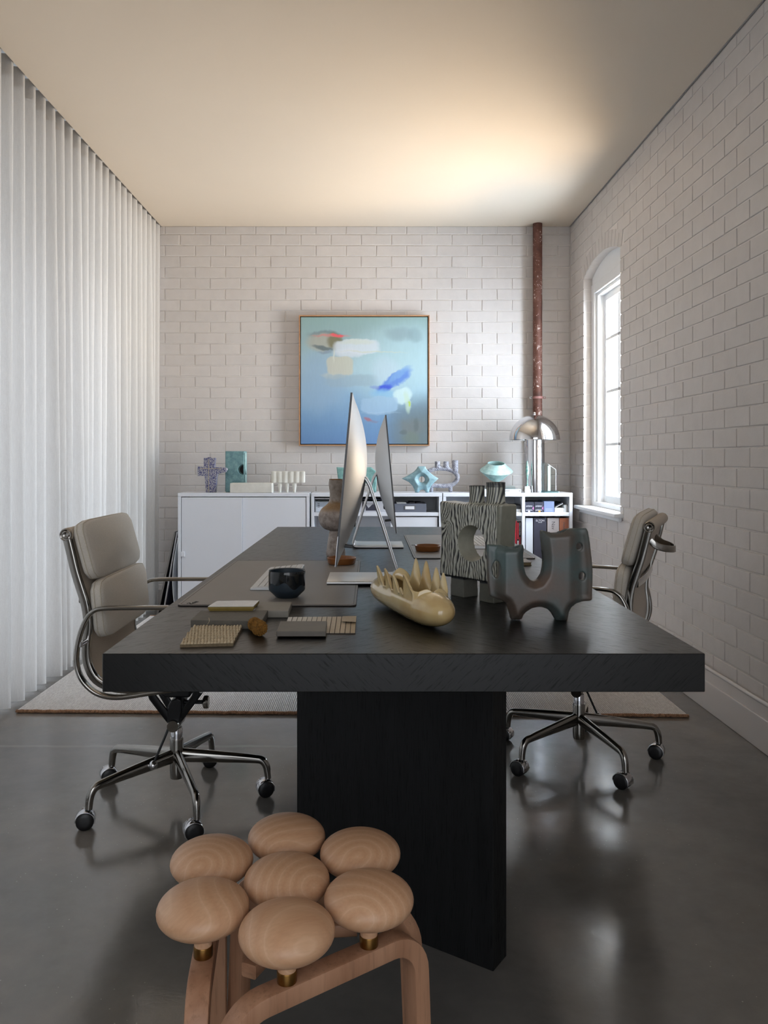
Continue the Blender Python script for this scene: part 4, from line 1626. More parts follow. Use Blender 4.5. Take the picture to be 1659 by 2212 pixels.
cup()


def bulb_vase():
    y = 2.955
    x, z = X_(725.5, y), DESK_Z
    m, nt, bs = _base('ash_stoneware')
    vec = coords(nt)
    sep = nt.nodes.new('ShaderNodeSeparateXYZ')
    nt.links.new(vec, sep.inputs[0])
    n = noise(nt, vec, 45.0, 5.0, .7)
    base = ramp(nt, n, [(.3, lin((116, 104, 96))), (.5, lin((166, 154, 146))), (.7, lin((192, 182, 176)))])
    zz = math_(nt, 'ADD', sep.outputs[2], math_(nt, 'MULTIPLY', math_(nt, 'SUBTRACT', n, .5), .03))
    band = ramp(nt, math_(nt, 'ABSOLUTE', math_(nt, 'SUBTRACT', zz, .045)), [(.008, (1, 1, 1)), (.024, (0, 0, 0))])
    c = mixc(nt, math_(nt, 'MULTIPLY', band, .75), base, lin((140, 104, 52)))
    neck = ramp(nt, zz, [(.05, (0, 0, 0)), (.08, (1, 1, 1))])
    c = mixc(nt, math_(nt, 'MULTIPLY', neck, .35), c, lin((104, 92, 72)))
    nt.links.new(c, bs.inputs['Base Color'])
    bs.inputs['Roughness'].default_value = .6
    bump(nt, bs, n, .5, .004)
    t = thing('vase', 'tall pale stoneware vase with bulbous middle behind the near computer', 'vase', (x, y, z))
    P = [(.030, 0), (.0345, .004), (.035, .018), (.030, .055), (.0245, .088), (.0245, .096), (.042, .102), (.057, .118), (.0635, .140), (.062, .158), (.052, .176), (.036, .189), (.0265, .200), (.0225, .218), (.0225, .236), (.0255, .258), (.0265, .270), (.0245, .281)]
    pr = [(p.x, p.y) for p in cat_rom([(a, b, 0) for a, b in P], 3)]
    pr = [(0, 0)] + pr + [(.0235, .2825), (.0220, .281), (.021, .27), (.018, .225), (.018, .205), (0, .20)]
    lathe('vase_body', [(r, z + h) for r, h in pr], (x, y, 0), m, t, 56)
    lathe('rim', [(.0235, z + .2805), (.0250, z + .2825), (.0235, z + .2845), (.0220, z + .2825)], (x, y, 0), M('brown_rim', (120, 78, 34), .5, var=.1), t, 48)


bulb_vase()


def notebook():
    a = on_z(1148.5, 1214.5, DESK_Z + .011)
    x1, y0 = a.x, a.y
    x0, y1 = x1 - .15, y0 + .10
    t = thing('notebook', 'brown notebook lying in front of the far grey mat', 'notebook', ((x0 + x1) / 2, (y0 + y1) / 2, DESK_Z))
    br = M('brown_cover', (104, 88, 62), .6, var=.08)
    box('back_cover', x0, x1, y0, y1, DESK_Z, DESK_Z + .0018, br, t, .0005)
    box('pages', x0 + .002, x1 - .002, y0 + .002, y1 - .002, DESK_Z + .0018, DESK_Z + .0094, M('kraft_pages', (122, 106, 76), .8, var=.1, vscale=90), t)
    box('front_cover', x0, x1, y0, y1, DESK_Z + .0094, DESK_Z + .0112, M('grey_cover', (150, 146, 142), .5, var=.03), t, .0005)


notebook()


# ---- material samples at the near left corner
def slab_px(name, lab, cat, quad_px, ztop, zbot, mat, bev=.0015, parent=None, inset=0.0):
    """a flat slab whose top corners are given in pixels (back-left, back-right, front-right, front-left)"""
    P = [on_z(a, b, ztop) for a, b in quad_px]
    c = sum(P, Vector()) / 4
    t = parent or thing(name, lab, cat, (c.x, c.y, zbot))
    pts = [(p.x + (c.x - p.x) * inset, p.y + (c.y - p.y) * inset) for p in P]
    return t, pts


def slab(name, lab, cat, quad_px, z0, z1, mat, part_name='slab', bev=.0012):
    t, pts = slab_px(name, lab, cat, quad_px, z1, z0, mat)
    prism(part_name, pts, (0, 0, 0), (1, 0, 0), (0, 1, 0), (0, 0, 1), z0, z1, mat, t, bev)
    return t, pts


stone_dk = M('basalt_tile', (84, 80, 72), .6, var=.14, vscale=60, bmp=(260, .4, .002))
stone_lt = M('grey_composite', (132, 128, 120), .55, var=.04, vscale=50)
s1 = DESK_Z + .0175
tS, _ = slab('stone_sample', 'dark textured stone sample under the white glazed tile', 'sample', [(433, 1318.7), (579, 1318), (565, 1341.5), (411.6, 1339.5)], DESK_Z, s1, stone_dk, 'stone')
slab('stone_sample', 'light grey stone sample behind the dark textured one', 'sample', [(561, 1300), (630.5, 1300), (623, 1319), (548, 1319)], DESK_Z, DESK_Z + .0165, stone_lt, 'stone', .002)
# glazed tile on the dark stone
z0 = s1
tt, pts = slab_px('tile_sample', 'white glazed tile with yellow clay edge on the dark stone sample', 'sample', [(468, 1298), (560, 1297), (548, 1309.5), (449, 1310)], z0 + .0105, z0, None)
yel = M('yellow_clay', (132, 112, 52), .7, var=.1, vscale=60)
cxm = (sum(p[0] for p in pts) / 4, sum(p[1] for p in pts) / 4)
low = [(p[0] + (cxm[0] - p[0]) * .06, p[1] + (cxm[1] - p[1]) * .06) for p in pts]
vs = [(a, b, z0) for a, b in low] + [(a, b, z0 + .005) for a, b in pts] + [(a, b, z0 + .0092) for a, b in pts]
fs = [(3, 2, 1, 0)] + [(i + 4 * k, (i + 1) % 4 + 4 * k, (i + 1) % 4 + 4 * k + 4, i + 4 * k + 4) for k in (0, 1) for i in range(4)] + [(8, 9, 10, 11)]
mk('clay_body', vs, fs, yel, tt)
prism('glaze', pts, (0, 0, 0), (1, 0, 0), (0, 1, 0), (0, 0, 1), z0 + .0092, z0 + .0107, M('white_tile_glaze', (205, 206, 204), .12, var=.04, vscale=40), tt, .0005)
# dark slab and strip swatch right of them
s2 = DESK_Z + .011
slab('stone_sample', 'dark grey flat stone sample lying on the striped swatch', 'sample', [(605.5, 1341.5), (706.6, 1341.5), (704, 1363.5), (597, 1363.5)], DESK_Z + .0032, s2 + .0032, M('slate_tile', (98, 93, 86), .5, var=.07, vscale=40), 'stone', .0015)
A, B, C_, D_ = [on_z(*q, DESK_Z + .003) for q in ((622, 1333), (770, 1331.5), (767.5, 1366), (610, 1366.5))]
tw = thing('swatch_card', 'striped swatch of white to beige slats under the dark flat stone', 'sample', ((A.x + C_.x) / 2, (A.y + C_.y) / 2, DESK_Z))
prism('backing_card', [(p.x, p.y) for p in (A, B, C_, D_)], (0, 0, 0), (1, 0, 0), (0, 1, 0), (0, 0, 1), DESK_Z, DESK_Z + .0012, M('swatch_backing', (58, 50, 44), .8, var=.05), tw)
NS = 14
for i in range(NS):
    f0, f1 = (i + .06) / NS, (i + .94) / NS
    q = [A.lerp(B, f0), A.lerp(B, f1), D_.lerp(C_, f1), D_.lerp(C_, f0)]
    g = i / (NS - 1)
    col = tuple(int(a + (b - a) * g) for a, b in zip((206, 204, 200), (178, 160, 132)))
    prism('slat', [(p.x, p.y) for p in q], (0, 0, 0), (1, 0, 0), (0, 1, 0), (0, 0, 1), DESK_Z + .0012, DESK_Z + .0031, M('slat_tone_%02d' % i, col, .6, var=.05, vscale=50), tw, .0004)
a, b = A.lerp(B, .80), B
fl = [a, b, b.lerp(C_, .50), a.lerp(D_.lerp(C_, .80), .46)]
vs = [(p.x, p.y, DESK_Z + .0033 + dz) for p, dz in zip(fl, (0, 0, .004, .0045))] + [(p.x, p.y, DESK_Z + .0039 + dz) for p, dz in zip(fl, (0, 0, .004, .0045))]
mk('curled_flap', vs, [(3, 2, 1, 0), (4, 5, 6, 7), (0, 1, 5, 4), (1, 2, 6, 5), (2, 3, 7, 6), (3, 0, 4, 7)], M('beige_veneer', (176, 160, 136), .6, var=.05), tw)


def woven():
    Q = [on_z(a, b, DESK_Z + .010) for a, b in ((419, 1347.5), (524, 1348), (504, 1384.5), (389, 1387.5))]
    t = thing('carpet_sample', 'beige woven carpet sample at the near left corner of the desk', 'sample', ((Q[0].x + Q[2].x) / 2, (Q[0].y + Q[2].y) / 2, DESK_Z))
    wool = M('woven_wool', (196, 180, 152), .95, var=.22, vscale=160, bmp=(500, .8, .002))
    nu, nv, s = 16, 7, 8
    vs, fs = [], []
    rn = random.Random(4)
    jit = {}
    W_, D2 = nu * s, nv * s
    for j in range(D2 + 1):
        for i in range(W_ + 1):
            f, g = i / W_, j / D2
            p = Q[3].lerp(Q[2], f).lerp(Q[0].lerp(Q[1], f), g)
            a, b = i / s, j / s
            k = int(b)
            aa = a + (.5 if k % 2 else 0)
            hgt = (abs(math.sin(math.pi * aa)) ** .7) * (abs(math.sin(math.pi * b)) ** .6)
            q = jit.setdefault((int(aa), k), rn.uniform(.7, 1.15))
            vs.append((p.x, p.y, DESK_Z + .0055 + .0052 * hgt * q))
    n1 = W_ + 1
    for j in range(D2):
        for i in range(W_):
            k = j * n1 + i
            fs.append((k, k + 1, k + n1 + 1, k + n1))
    mk('weave', vs, fs, wool, t, True)
    prism('backing', [(p.x, p.y) for p in Q], (0, 0, 0), (1, 0, 0), (0, 1, 0), (0, 0, 1), DESK_Z, DESK_Z + .0058, M('carpet_backing', (112, 98, 76), .95, var=.2, vscale=200, bmp=(300, .6, .002)), t)
    a, b = Q[0].lerp(Q[1], .28), Q[0].lerp(Q[1], .36)
    sweep('loose_thread', cat_rom([(a.x, a.y, DESK_Z + .009), (a.x + .004, a.y - .002, DESK_Z + .016), (a.x + .002, a.y + .004, DESK_Z + .022)], 4), circ(.0005, 5), wool, t)


woven()


def billy(lab, x, y, r, seed):
    t = thing('dried_flower', lab, 'flower', (x, y, DESK_Z), group='dried flower heads on the desk')
    rn = random.Random(seed)
    m = M('dried_mustard', (132, 92, 34), .95, var=.35, vscale=220, bmp=(600, .8, .002))
    bm = bmesh.new()
    bmesh.ops.create_icosphere(bm, subdivisions=3, radius=r * .93)
    bm.verts.ensure_lookup_table()
    # tiny florets: little cones on every face centre
    for f in list(bm.faces):
        c = f.calc_center_median()
        nn = c.normalized()
        k = r * rn.uniform(.98, 1.10)
        tip = bm.verts.new(nn * k + Vector((rn.uniform(-1, 1), rn.uniform(-1, 1), rn.uniform(-1, 1))) * r * .03)
        v = list(f.verts)
        bm.faces.remove(f)
        for i in range(len(v)):
            bm.faces.new((v[i], v[(i + 1) % len(v)], tip))
    bm.transform(Matrix.Translation((x, y, DESK_Z + r)))
    bm.verts.index_update()
    from_bm('flower_head', bm, m, t)


ra = .0148
y1_ = 1.735
billy('round mustard dried flower head nearer the viewer', X_(560.5, 1.628), 1.628, .0160, 1)
billy('round mustard dried flower head touching the dark stone', X_(550, 1.6715), 1.6715, .0145, 2)


# =================================================================== SCULPTURAL VASES ON THE DESK
def log_vase():
    A = Vector((0.035, 1.985, 0))
    B = Vector((0.139, 1.690, 0))
    ax = (B - A).normalized()
    sd = Vector((ax.y, -ax.x, 0))                       # towards the viewer's left / near side
    if sd.x > 0:
        sd = -sd
    C = (A + B) / 2
    Rr, L = 0.0455, (B - A).length + 2 * 0.0455
    m, nt, bs = _base('cream_glaze')
    n = noise(nt, coords(nt), 9.0, 3.0)
    nt.links.new(ramp(nt, n, [(.3, lin((186, 154, 100))), (.55, lin((208, 186, 138))), (.75, lin((216, 200, 160)))]), bs.inputs['Base Color'])
    bs.inputs['Roughness'].default_value = .09
    bs.inputs['Coat Weight'].default_value = .6
    bump(nt, bs, noise(nt, coords(nt), 30.0, 2.0), .05, .004)
    t = thing('vase', 'glossy cream log-shaped vase with an open jagged top', 'vase', (C.x, C.y, DESK_Z))
    nu, nb, ne = 220, 34, 9
    o0, o1 = -.110, .142                                 # the opening along the log

    def smooth(a, b, x):
        f = min(max((x - a) / (b - a), 0), 1)
        return f * f * (3 - 2 * f)
    near = [(-.075, .014, .044), (-.018, .014, .044), (.032, .012, .036), (.062, .006, .012), (.104, .022, .046)]
    farr = [(-.100, .012, .014), (-.055, .025, .058), (.002, .024, .058), (.058, .020, .050), (.098, .018, .044)]
    vs, fs = [], []
    row = 2 * (nb + ne) + 1
    for i in range(nu + 1):
        x = -L / 2 + L * i / nu
        q = min(abs(2 * x / L), 1)
        r = Rr * max(1 - q ** 5.5, 0) ** .5 * (1 + .05 * math.sin(x * 14 + .6))
        al = 1.22 * smooth(o0, o0 + .02, x) * (1 - smooth(o1 - .02, o1, x))
        pe = math.pi - al * .95
        P = []
        for s, teeth in ((-1, near), (1, farr)):
            side = []
            ext = []
            for j in range(1, nb + 1):
                ph = pe * j / nb
                side.append((x, s * r * math.sin(ph), (Rr - r * math.cos(ph)) * .84))
            e = side[-1]
            hgt, ctr = 0.0, x
            for xc, w, h in teeth:
                k = h * max(0, 1 - abs((x - xc) / (w * 1.18)) ** 1.5) ** .85
                if k > hgt:
                    hgt, ctr = k, xc
            hgt += .008
            hgt *= smooth(0.0, .35, al)
            for j in range(1, ne + 1):
                f = j / ne
                # blades thin towards a hooked tip
                ext.append((e[0] + (-.010 if s < 0 else -.012) * (hgt / .04) * f * f + (ctr - x) * .35 * f * f * (hgt / .045), e[1] - s * (.010 * f - .016 * f * f) * (hgt / .04), e[2] + hgt * f))
            P.append(side + ext)
        col = P[0][::-1] + [(x, 0, (Rr - r) * .84)] + P[1]
        for (a, b, c) in col:
            w = C + ax * a - sd * b * -1 * -1 if False else C + ax * a + sd * (-b)
            vs.append((w.x, w.y, DESK_Z + c + .0008))
    for i in range(nu):
        for j in range(row - 1):
            k = i * row + j
            fs.append((k, k + 1, k + row + 1, k + row))
    bm = bmesh.new()
    bv = [bm.verts.new(v) for v in vs]
    for f in fs:
        bm.faces.new([bv[i] for i in f])
    bmesh.ops.remove_doubles(bm, verts=bm.verts[:], dist=.00025)
    bmesh.ops.recalc_face_normals(bm, faces=bm.faces[:])
    bm.verts.index_update()
    o = from_bm('vase_body', bm, m, t, True)
    so = o.modifiers.new('wall', 'SOLIDIFY')
    so.thickness = .0048
    so.offset = -1.0
    sb = o.modifiers.new('soft', 'SMOOTH')
    sb.factor = .5
    sb.iterations = 2


log_vase()


def bark_vase():
    L_, D, zb, zt = .219, .060, .050, .242
    org = Vector((.183, 2.14, DESK_Z))
    u, w = Vector((.603, -.799, 0)).normalized(), Vector((.799, .603, 0)).normalized()
    xf = Matrix(((u.x, w.x, 0, org.x), (u.y, w.y, 0, org.y), (0, 0, 1, org.z), (0, 0, 0, 1)))
    t = thing('vase', 'square bark-textured vase with round hole and two short necks', 'vase', (org.x + .09, org.y - .05, DESK_Z))
    hc, hz = (.118, .143)
    kn = (.032, .190)

    def groove(x, z):
        dx, dz = x - kn[0], z - kn[1]
        rk = np.sqrt(dx * dx + dz * dz) + 1e-6
        wob = 1.5 * np.sin(z * 30 + x * 22) + .8 * np.sin(z * 85 + x * 90 + 1.0) + .55 * np.sin(z * 230 - x * 260) + 2.0 * np.sin(x * 120 + 2.0)
        hx, hz_ = x - hc, z - hz
        bend = 9.0 * np.sign(hx) * np.exp(-((hx / .06) ** 2 + (hz_ / .06) ** 2))
        s = np.sin(x * 700 + wob + bend + 10 * np.exp(-(rk / .026) ** 2) * np.arctan2(dz, dx) * .8)
        return s * (.75 + .35 * np.sin(z * 150 + x * 240 + 2 * np.sin(x * 310))) + .25 * np.sin(x * 1500 + z * 70)

    def fn(x, y, z):
        # faintly waisted box
        k = .005 * np.cos((z - zb) / (zt - zb) * np.pi * 2)
        bx = np.abs(x - L_ / 2) - L_ / 2 - k * .6
        by = np.abs(y - D / 2) - D / 2
        bz = np.abs(z - (zb + zt) / 2) - (zt - zb) / 2 - .004 * ((x / L_ - .5) * 2) ** 2
        r = .007
        q = [np.maximum(a + r, 0) for a in (bx, by, bz)]
        d = np.sqrt(q[0] ** 2 + q[1] ** 2 + q[2] ** 2) + np.minimum(np.maximum(np.maximum(bx, by), bz) + r, 0) - r
        g = groove(x, z)
        edge = np.clip((np.minimum(L_ - x, x) - .004) / .006, 0, 1)
        d = d + (.0016 * np.clip(-g + .1, 0, 1)) * edge * (np.abs(y - D / 2) > D / 2 - .006)
        # hole
        e = np.sqrt(((x - hc) / .049) ** 2 + ((z - hz) / .0455) ** 2) - 1
        d = np.maximum(d, -(e * .045) - 0.0)
        # necks
        for (nx, rr, top) in ((.1095, .0195, .290), (.176, .0235, .300)):
            rad = np.sqrt((x - nx) ** 2 + (y - D / 2) ** 2)
            flare = rr + .004 * np.clip((zt + .012 - z) / .012, 0, 1) ** 2 + .0012 * np.clip((z - top + .006) / .006, 0, 1)
            c = np.maximum(rad - flare, np.maximum(z - top, zt - .02 - z))
            d = smin(d, c, .008)
            d = np.maximum(d, -np.maximum(rad - (rr - .0045), (top - .04) - z))
        # legs
        for (lx, lw) in ((.062, .024), (.168, .024)):
            tp = 1 - (.052 - z) * 3.0
            c = np.maximum(np.maximum(np.abs(x - lx) - lw * (1.08 - (z / .052) * .10), np.abs(y - D / 2) - .025), np.maximum(-z, z - .07))
            d = np.minimum(d, c)
        return d

    def attr(x, y, z):
        g = groove(x, z)
        front = (np.abs(y - D / 2) > D / 2 - .008) & (z > zb + .001) & (z < zt + .002)
        hole = np.sqrt(((x - hc) / .049) ** 2 + ((z - hz) / .0455) ** 2) < 1.03
        a = np.where(front & ~hole, np.clip(.74 + g * .85, 0, 1), .62)
        a = np.where((z > zt + .004), np.clip(.55 + .45 * np.sin(x * 900 + y * 300 + 3 * np.sin(z * 60)), 0.05, .8), a)
        a = np.where(z > zt + .045, a * .5, a)
        side = (x > L_ - .012) & (z > zb) & (z < zt)
        a = np.where(side, .50, a)
        a = np.where(z < zb, .42, a)
        ed = np.abs(x - L_) < .0
        a = np.where((np.abs(z - zb) < .004), .12, a)
        return a
    m, nt, bs = _base('ink_washed_glaze')
    at = nt.nodes.new('ShaderNodeAttribute')
    at.attribute_name = 'glaze'
    n = noise(nt, coords(nt), 60.0, 4.0)
    c = ramp(nt, at.outputs['Fac'], [(.0, lin((36, 38, 43))), (.30, lin((74, 76, 78))), (.5, lin((128, 128, 116))), (.62, lin((164, 164, 150))), (1.0, lin((200, 202, 194)))])
    c = mixc(nt, .3, c, ramp(nt, n, [(.3, (.6, .6, .58)), (.7, (1.1, 1.1, 1.08))]), 'MULTIPLY')
    nt.links.new(c, bs.inputs['Base Color'])
    bs.inputs['Roughness'].default_value = .28
    sdf_obj('vase_body', fn, (-.012, -.008, 0), (L_ + .012, D + .008, .303), .00165, m, t, xf, 0, attr)


bark_vase()


def horn_vase():
    Yp = 1.795
    zx = lambda a: X_(1030 + a / 6.144, Yp)
    zz = lambda b: Z_(1120 + b / 6.144, Yp) - DESK_Z
    b0 = zz(1350)
    pts = [(128, 350), (300, 357), (450, 352), (606, 352), (617, 400), (608, 500), (618, 640), (648, 750), (700, 818), (745, 834), (800, 815), (850, 740), (870, 640), (873, 540), (856, 370), (841, 200), (846, 165), (1030, 160), (1215, 142), (1450, 132), (1475, 180), (1500, 330), (1525, 560), (1536, 700), (1533, 900),
           (1526, 1082), (1500, 1099), (1400, 1105), (1310, 1130), (1245, 1180), (1212, 1240), (1197, 1330), (1190, 1356), (1120, 1358), (1042, 1356), (1020, 1320), (985, 1260), (930, 1205), (860, 1180), (800, 1177), (720, 1195), (650, 1240), (612, 1280), (590, 1340), (520, 1344), (447, 1342), (432, 1280), (402, 1180), (370, 1120), (320, 1090),
           (240, 1066), (162, 1040), (142, 900), (127, 600)]
    ux0 = zx(830)
    poly = [(zx(a) - ux0, zz(b) - b0) for a, b in pts]
    hol = [((zx(255) - ux0, zz(680) - b0), .0085 * 0 + 50 / 6.144 * Yp / F, 115 / 6.144 * Yp / F), ((zx(1345) - ux0, zz(380) - b0), 49 / 6.144 * Yp / F, 49 / 6.144 * Yp / F), ((zx(1385) - ux0, zz(770) - b0), 47 / 6.144 * Yp / F, 55 / 6.144 * Yp / F)]
    s1a, s1b = zx(330) - ux0, zx(590) - ux0
    s2a, s2b = zx(870) - ux0, zx(1205) - ux0
    zt1, zt2 = zz(352) - b0, zz(160) - b0

    def fn(x, y, z):
        d2 = poly_sdf3(x, z, poly)
        q_ = np.clip(-d2 / .017, 0, 1)
        hh = .0125 + .0135 * q_ * q_ * (3 - 2 * q_)
        # thin flanges at the outer edges, fuller tubes inside
        fl = np.clip((x - (zx(1190) - ux0)) / .032, 0, 1)
        fl = fl * fl * (3 - 2 * fl)
        fr = np.clip(((zx(370) - ux0) - x) / .024, 0, 1)
        fr = fr * fr * (3 - 2 * fr)
        zk = np.clip((z - .035) / .02, 0, 1)
        hh = hh * (1 - .70 * np.maximum(fl, fr) * zk)
        d = extrude_round(d2, y, np.maximum(hh, .006), .0055)
        for (c, a, b) in hol:
            e = (np.sqrt(((x - c[0]) / a) ** 2 + ((z - c[1]) / b) ** 2) - 1) * min(a, b)
            d = np.maximum(d, -e)
        for a, b, zt_ in ((s1a, s1b, zt1), (s2a, s2b, zt2)):
            cx_, hw = (a + b) / 2, (b - a) / 2
            e = (np.sqrt(((x - cx_) / hw) ** 2 + (y / .016) ** 2) - 1) * .016
            d = np.maximum(d, -np.maximum(e, (zt_ - .07) - z))
        return d
    m, nt, bs = _base('bronze_green_glaze')
    vec = coords(nt)
    n = noise(nt, vec, 8.0, 3.0, .5, .3)
    n2 = noise(nt, vec, 160.0, 3.0)
    c = ramp(nt, n, [(.28, lin((66, 92, 92))), (.44, lin((74, 86, 85))), (.54, lin((84, 78, 72))), (.66, lin((96, 76, 64))), (.8, lin((70, 82, 82)))])
    c = mixc(nt, .25, c, ramp(nt, n2, [(.3, (.7, .7, .7)), (.7, (1.15, 1.15, 1.15))]), 'MULTIPLY')
    nt.links.new(c, bs.inputs['Base Color'])
    bs.inputs['Roughness'].default_value = .38
    bs.inputs['Specular IOR Level'].default_value = .6
    bump(nt, bs, n2, .12, .001)
    t = thing('vase', 'dark green-brown two-pronged vase with small round holes, nearest on the desk', 'vase', (ux0, Yp, DESK_Z))
    xf = Matrix.Translation((ux0, Yp, DESK_Z))
    P = np.array(poly)
    sdf_obj('vase_body', fn, (P[:, 0].min(), -.032, 0), (P[:, 0].max(), .032, P[:, 1].max()), .0019, m, t, xf, 4)


horn_vase()


# =================================================================== THINGS ON TOP OF THE CABINETS
def px_poly(pts, sc, ox, oy, Y, x0, zb):
    return [(X_(ox + a / sc, Y) - x0, Z_(oy + b / sc, Y) - zb) for a, b in pts]


def glaze_mat(name, stops, rough=.5, scale=30.0, bst=.3, spots=None):
    m, nt, bs = _base(name)
    vec = coords(nt)
    n = noise(nt, vec, scale, 5.0, .65)
    c = ramp(nt, n, [(p, lin(k)) for p, k in stops])
    if spots:
        v = noise(nt, vec, spots[1], 2.0, .5)
        c = mixc(nt, ramp(nt, v, [(spots[2], (0, 0, 0)), (spots[2] + .06, (1, 1, 1))]), c, lin(spots[0]))
    nt.links.new(c, bs.inputs['Base Color'])
    bs.inputs['Roughness'].default_value = rough
    bump(nt, bs, n, bst, .003)
    MATS[name] = m
    return m


aqua = glaze_mat('aqua_glaze', [(.25, (92, 122, 132)), (.5, (124, 156, 164)), (.75, (156, 184, 190))], .55, 26)
aqua2 = glaze_mat('pale_aqua_glaze', [(.25, (124, 162, 162)), (.5, (160, 194, 192)), (.75, (196, 216, 212))], .5, 34)
teal = glaze_mat('teal_glaze', [(.25, (76, 116, 122)), (.5, (112, 152, 156)), (.75, (142, 178, 180))], .45, 30)
green = glaze_mat('sea_green_glaze', [(.25, (78, 120, 116)), (.5, (112, 156, 152)), (.75, (146, 184, 180))], .5, 22)
lav = glaze_mat('lavender_slip', [(.3, (98, 98, 108)), (.5, (146, 146, 156)), (.7, (188, 188, 196))], .6, 60, .8)
speck = glaze_mat('blue_speckle', [(.3, (160, 160, 166)), (.7, (182, 180, 182))], .4, 40, .2, ((36, 42, 108), 210.0, .47))
cream = glaze_mat('white_stoneware', [(.3, (206, 204, 194)), (.7, (224, 222, 214))], .5, 12, .12)


def cross_vase():
    Y = 5.80
    x0 = X_(380 + 340 / 4.879, Y)
    zb = CAB_Z
    pts = [(293, 132), (414, 132), (404, 232), (524, 234), (527, 282), (440, 300), (428, 330), (416, 498), (316, 498), (300, 322), (228, 325), (226, 222), (292, 228)]
    poly = px_poly(pts, 4.879, 380, 960, Y, x0, zb)
    poly = [(a, max(b, 0.0)) for a, b in poly]
    zmin = min(b for a, b in poly)
    poly = [(a, b - zmin) for a, b in poly]
    t = thing('vase', 'blue speckled cross-shaped vase at the curtain end of the cabinets', 'vase', (x0, Y + .02, zb))
    prism('vase_body', poly, (x0, Y, zb), (1, 0, 0), (0, 0, 1), (0, 1, 0), 0, .05, speck, t, .003)
    line = M('ochre_line', (176, 164, 140), .5, var=.1)
    P = np.array(poly)
    h = P[:, 1].max()
    box('inlay_line', x0 + .0015, x0 + .0055, Y - .0012, Y, zb + .006, zb + h - .006, line, t)
    zc = zb + h * .68
    box('inlay_line', x0 + P[:, 0].min() + .02, x0 + P[:, 0].max() - .03, Y - .0012, Y, zc, zc + .004, line, t)
    lathe('mouth', [(0, 0), (.012, 0), (.014, .003), (.012, .005), (.010, .003), (0, .002)], (x0 + .004, Y + .025, zb + h - .001), M('ink_blue', (40, 44, 84), .5, var=.1), t, 20)
    xr_ = x0 + P[:, 0].max()
    box('spout', xr_ - .004, xr_ + .007, Y + .012, Y + .038, zb + h * .635, zb + h * .70, M('pale_lilac', (198, 196, 206), .5, var=.05), t, .003)


cross_vase()


def slab_vase():
    Y = 5.885
    x0, x1 = X_(487, Y), X_(528.5, Y)
    zt = Z_(974.5, Y)
    xc = (x0 + x1) / 2
    hw = (x1 - x0) / 2
    t = thing('vase', 'tall teal block vase with dark half-round hole beside the cross vase', 'vase', (xc, Y + .05, CAB_Z))
    xf = Matrix.Translation((xc, Y + .05, CAB_Z)) @ Matrix.Rotation(R(-3), 4, 'Z')
    hgt = zt - CAB_Z
    hzz = Z_(1014.5, Y) - CAB_Z
    hx = X_(530.5, Y) - xc

    def fn(x, y, z):
        q = [np.abs(x) - hw + .004, np.abs(y) - .05 + .004, np.abs(z - hgt / 2) - hgt / 2 + .004]
        d = np.sqrt(sum(np.maximum(a, 0) ** 2 for a in q)) + np.minimum(np.maximum(np.maximum(q[0], q[1]), q[2]), 0) - .004
        e = (np.sqrt(((x - hx) / .052) ** 2 + ((z - hzz) / .041) ** 2) - 1) * .04
        e = np.maximum(e, np.maximum(y + .02, x - hw + .006))
        return np.maximum(d, -e)
    sdf_obj('vase_body', fn, (-hw, -.05, 0), (hw, .05, hgt), .003, teal, t, xf, 0)
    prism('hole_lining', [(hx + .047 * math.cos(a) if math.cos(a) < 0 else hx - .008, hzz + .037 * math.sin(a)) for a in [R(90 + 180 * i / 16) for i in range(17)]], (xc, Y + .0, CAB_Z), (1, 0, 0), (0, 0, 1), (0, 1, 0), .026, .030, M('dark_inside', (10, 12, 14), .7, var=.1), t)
    box('side_glaze', xc + hw + .0, xc + hw + .002, Y + .008, Y + .092, CAB_Z + .01, zt - .012, aqua2, t, .0008)


slab_vase()


def white_block():
    Y0, Y1 = 5.748, 5.862
    xa, xb = X_(496.5, Y0), X_(588, Y0)
    zt = Z_(1043.6, Y0)
    t = thing('vase', 'low white rectangular block vase with three round openings', 'vase', ((xa + xb) / 2, (Y0 + Y1) / 2, CAB_Z))
    hw, hd, hh = (xb - xa) / 2, (Y1 - Y0) / 2, zt - CAB_Z
    holes = [(-.07, -.002, .017), (-.008, .022, .014), (.062, .004, .020)]

    def fn(x, y, z):
        q = [np.abs(x) - hw + .004, np.abs(y) - hd + .004, np.abs(z - hh / 2) - hh / 2 + .004]
        d = np.sqrt(sum(np.maximum(a, 0) ** 2 for a in q)) + np.minimum(np.maximum(np.maximum(q[0], q[1]), q[2]), 0) - .004
        for a, b, r in holes:
            d = np.maximum(d, -np.maximum(np.sqrt((x - a) ** 2 + (y - b) ** 2) - r, hh - .035 - z))
        return d
    sdf_obj('vase_body', fn, (-hw, -hd, 0), (hw, hd, hh), .0028, cream, t, Matrix.Translation(((xa + xb) / 2, (Y0 + Y1) / 2, CAB_Z)), 0)


white_block()


